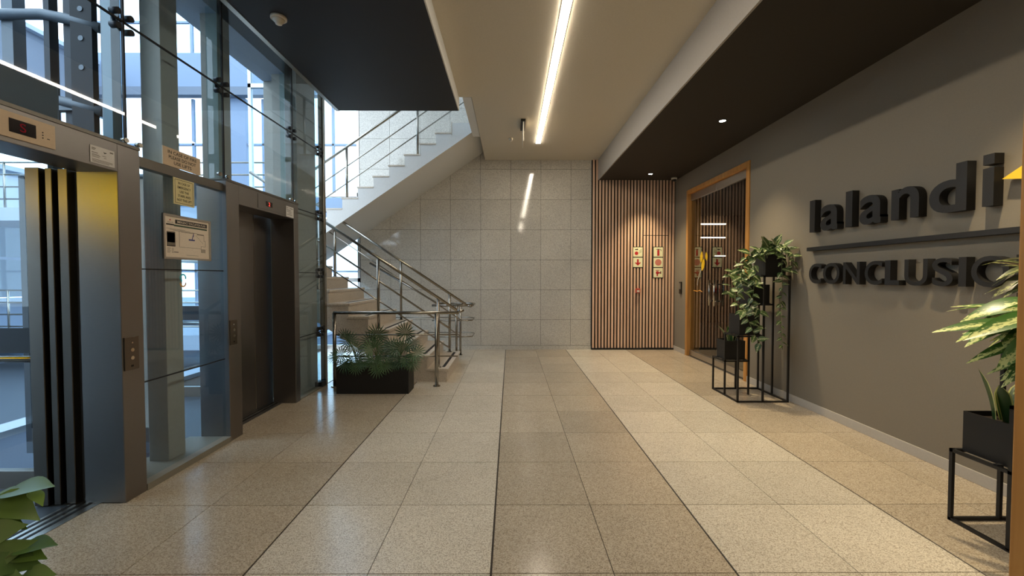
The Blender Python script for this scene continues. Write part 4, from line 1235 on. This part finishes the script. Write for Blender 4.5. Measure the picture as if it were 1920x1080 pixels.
# yellow leaf decal and orange dashes on the glass
t = empty('door_decal', (GX-0.008, 7.05, 1.50), 'yellow petals with a thin stem stuck on the glass door', 'decal')
def petal(cy, cz, L, W, ang):
    pts = []
    for k in range(14):
        a = 2*math.pi*k/14
        x = L/2*math.cos(a); yv = W/2*math.sin(a)*(1-abs(math.cos(a))**3*0.6)
        pts.append((x*math.cos(R(ang))-yv*math.sin(R(ang)), x*math.sin(R(ang))+yv*math.cos(R(ang))))
    return MB().prism(pts, (GX-0.0085, cy, cz), (0,-1,0), (0,0,1), (1,0,0), 0.001)
build('petal', petal(7.12, 1.795, 0.20, 0.10, 80), 'yellow', t)
build('petal', petal(6.94, 1.80, 0.15, 0.08, 100), 'yellow', t)
build('petal', petal(7.06, 1.66, 0.22, 0.11, 70), 'yellow', t)
build('decal_stem', MB().tube([(GX-0.008, 7.12, 1.58), (GX-0.008, 7.24, 1.40), (GX-0.008, 7.26, 1.30)], 0.005, 6), 'paper', t)
build('door_marking', MB().tube([(GX-0.008, 7.40, 1.205), (GX-0.008, 7.25, 1.195), (GX-0.008, 7.18, 1.215), (GX-0.008, 7.08, 1.195)], 0.007, 6), 'orange', label='thin orange wavy marking on the far glass door leaf', cat='decal')
t = empty('card_reader', (XR, 7.83, 1.13), 'dark card reader on the grey wall before the oak frame', 'card reader')
box('housing', XR-0.025, 7.79, 1.13, XR, 7.88, 1.36, 'plastic_black', t, bevel=0.004)
box('keypad', XR-0.029, 7.80, 1.22, XR-0.025, 7.87, 1.33, 'ink_grey', t)

# dim office behind the glass door
ox0, ox1, oy0, oy1 = XR+0.25, 8.0, 3.2, 13.0
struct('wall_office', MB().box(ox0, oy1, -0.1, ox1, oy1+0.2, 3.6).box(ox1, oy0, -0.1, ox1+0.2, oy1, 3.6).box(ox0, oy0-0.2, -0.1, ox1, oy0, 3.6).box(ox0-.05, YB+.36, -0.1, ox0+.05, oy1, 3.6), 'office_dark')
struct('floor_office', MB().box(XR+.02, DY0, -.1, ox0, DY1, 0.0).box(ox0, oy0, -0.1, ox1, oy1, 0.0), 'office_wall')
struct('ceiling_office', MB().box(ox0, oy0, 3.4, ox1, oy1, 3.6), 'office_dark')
for (y, z, xx0, xx1, lb) in ((9.0, 2.60, 4.15, 4.72, 'nearest linear office light seen through the glass door'), (10.5, 2.45, 4.85, 5.5, 'middle linear office light seen through the glass door'), (11.8, 2.05, 5.9, 6.2, 'farthest linear office light seen through the glass door')):
    t = empty('office_light', (xx0, y, z), lb, 'light', 'linear lights in the office')
    box('tube', xx0, y-0.02, z, xx1, y+0.02, z+0.022, 'off_light', t)
    build('cable', MB().tube([(xx0+.1, y, z+.035), (xx0+.1, y, 3.4)], 0.003, 5).tube([(xx1-.1, y, z+.035), (xx1-.1, y, 3.4)], 0.003, 5), 'ink', t)

# ------------------------------------------------------------------ fire signs and call point on the slats
FY = YB-0.034
def fire_sign(x0, x1, z1, cells, label):
    n = len(cells); c = 0.2
    z0 = z1-n*0.205-0.008
    t = empty('fire_sign', ((x0+x1)/2, FY, z0), label, 'sign', 'fire signs on the slats')
    box('border', x0, FY-0.006, z0, x1, FY, z1, 'sign_border', t)
    for k, cell in enumerate(cells):
        zc = z1-0.106-0.205*k; xc = (x0+x1)/2
        f_ = box('face', xc-0.093, FY-0.009, zc-0.093, xc+0.093, FY-0.006, zc+0.093, 'sign_face', t)
        def add(nm, polys, mat):
            mb = MB()
            for pg in polys: mb.prism(pg, (xc, FY-0.0092, zc), (1,0,0), (0,0,1), (0,-1,0), 0.001)
            build(nm, mb, mat, f_)
        circ = lambda cx, cz, r, n=18: [(cx+r*math.cos(2*math.pi*i/n), cz+r*math.sin(2*math.pi*i/n)) for i in range(n)]
        rect = lambda a, b, cc, d: [(a,b),(cc,b),(cc,d),(a,d)]
        if cell == 'arrow':
            add('symbol', [[(0,-.065),(.062,-.005),(.03,0.0),(.018,-.012),(.018,.062),(-.018,.062),(-.018,-.012),(-.03,0),(-.062,-.005)]], 'ink_red')
        elif cell == 'alarm':
            add('symbol', [circ(-.028,-.025,.036)], 'ink_red')
            add('symbol_detail', [rect(-.055,.04,.0,.058), rect(-.02,.058,-.005,.066)]+[circ(.03+.018*i, .03-.025*j+.01*i, .006, 8) for i in range(3) for j in range(3)], 'ink')
        elif cell == 'extinguisher':
            add('symbol', [[(-.022,-.075),(.022,-.075),(.022,.03),(.008,.045),(-.008,.045),(-.022,.03)]], 'ink_red')
            add('symbol_detail', [rect(-.02,.045,.02,.06), [(.02,.055),(.055,.05),(.06,.02),(.052,.02),(.048,.042),(.02,.046)], [(-.02,.06),(-.045,.05),(-.045,.043),(-.02,.05)]], 'ink')
        elif cell == 'hose':
            add('symbol', [circ(0,0,.064,28)], 'ink_pink')
        else:
            add('symbol', [circ(-.015,.0,.032), rect(-.028,-.07,-.004,-.02), rect(.01,-.012,.05,.012), rect(-.05,.04,.02,.052)], 'ink_red')
            add('symbol_detail', [rect(.045,-.022,.06,.03)], 'ink')
    return t
fire_sign(2.427, 2.633, 2.052, ('alarm', 'arrow'), 'two-panel fire alarm sign with red arrow on the slatted wall')
fire_sign(2.832, 3.038, 2.052, ('extinguisher', 'hose', 'hydrant'), 'three-panel fire equipment sign with extinguisher on the slatted wall')
t = empty('call_point', (2.53, FY, 1.13), 'small red fire call point on the slats below the arrow sign', 'call point')
box('housing', 2.487, FY-0.045, 1.135, 2.573, FY, 1.222, 'plastic_red', t, bevel=0.006)
box('glass_window', 2.503, FY-0.048, 1.150, 2.557, FY-0.045, 1.192, 'plastic_white', t)

# ------------------------------------------------------------------ oak jamb beside the viewer
box('oak_post', 1.402, 1.04, 0, 1.53, 1.16, 3.2, 'oak', label='tall oak door post at the right edge of the view', cat='post', bevel=0.004)

# fittings above eye level sit a hand further in than the floor line they were measured against
for nm in ('lift_fire_notice', 'emergency_notice', 'evacuation_plan', 'notice', 'notice.001', 'indicator_panel', 'indicator_panel.001', 'wall_lettering', 'wall_lettering.001', 'sign_bar', 'sign_emblem'):
    bpy.data.objects[nm].location.y += 0.05
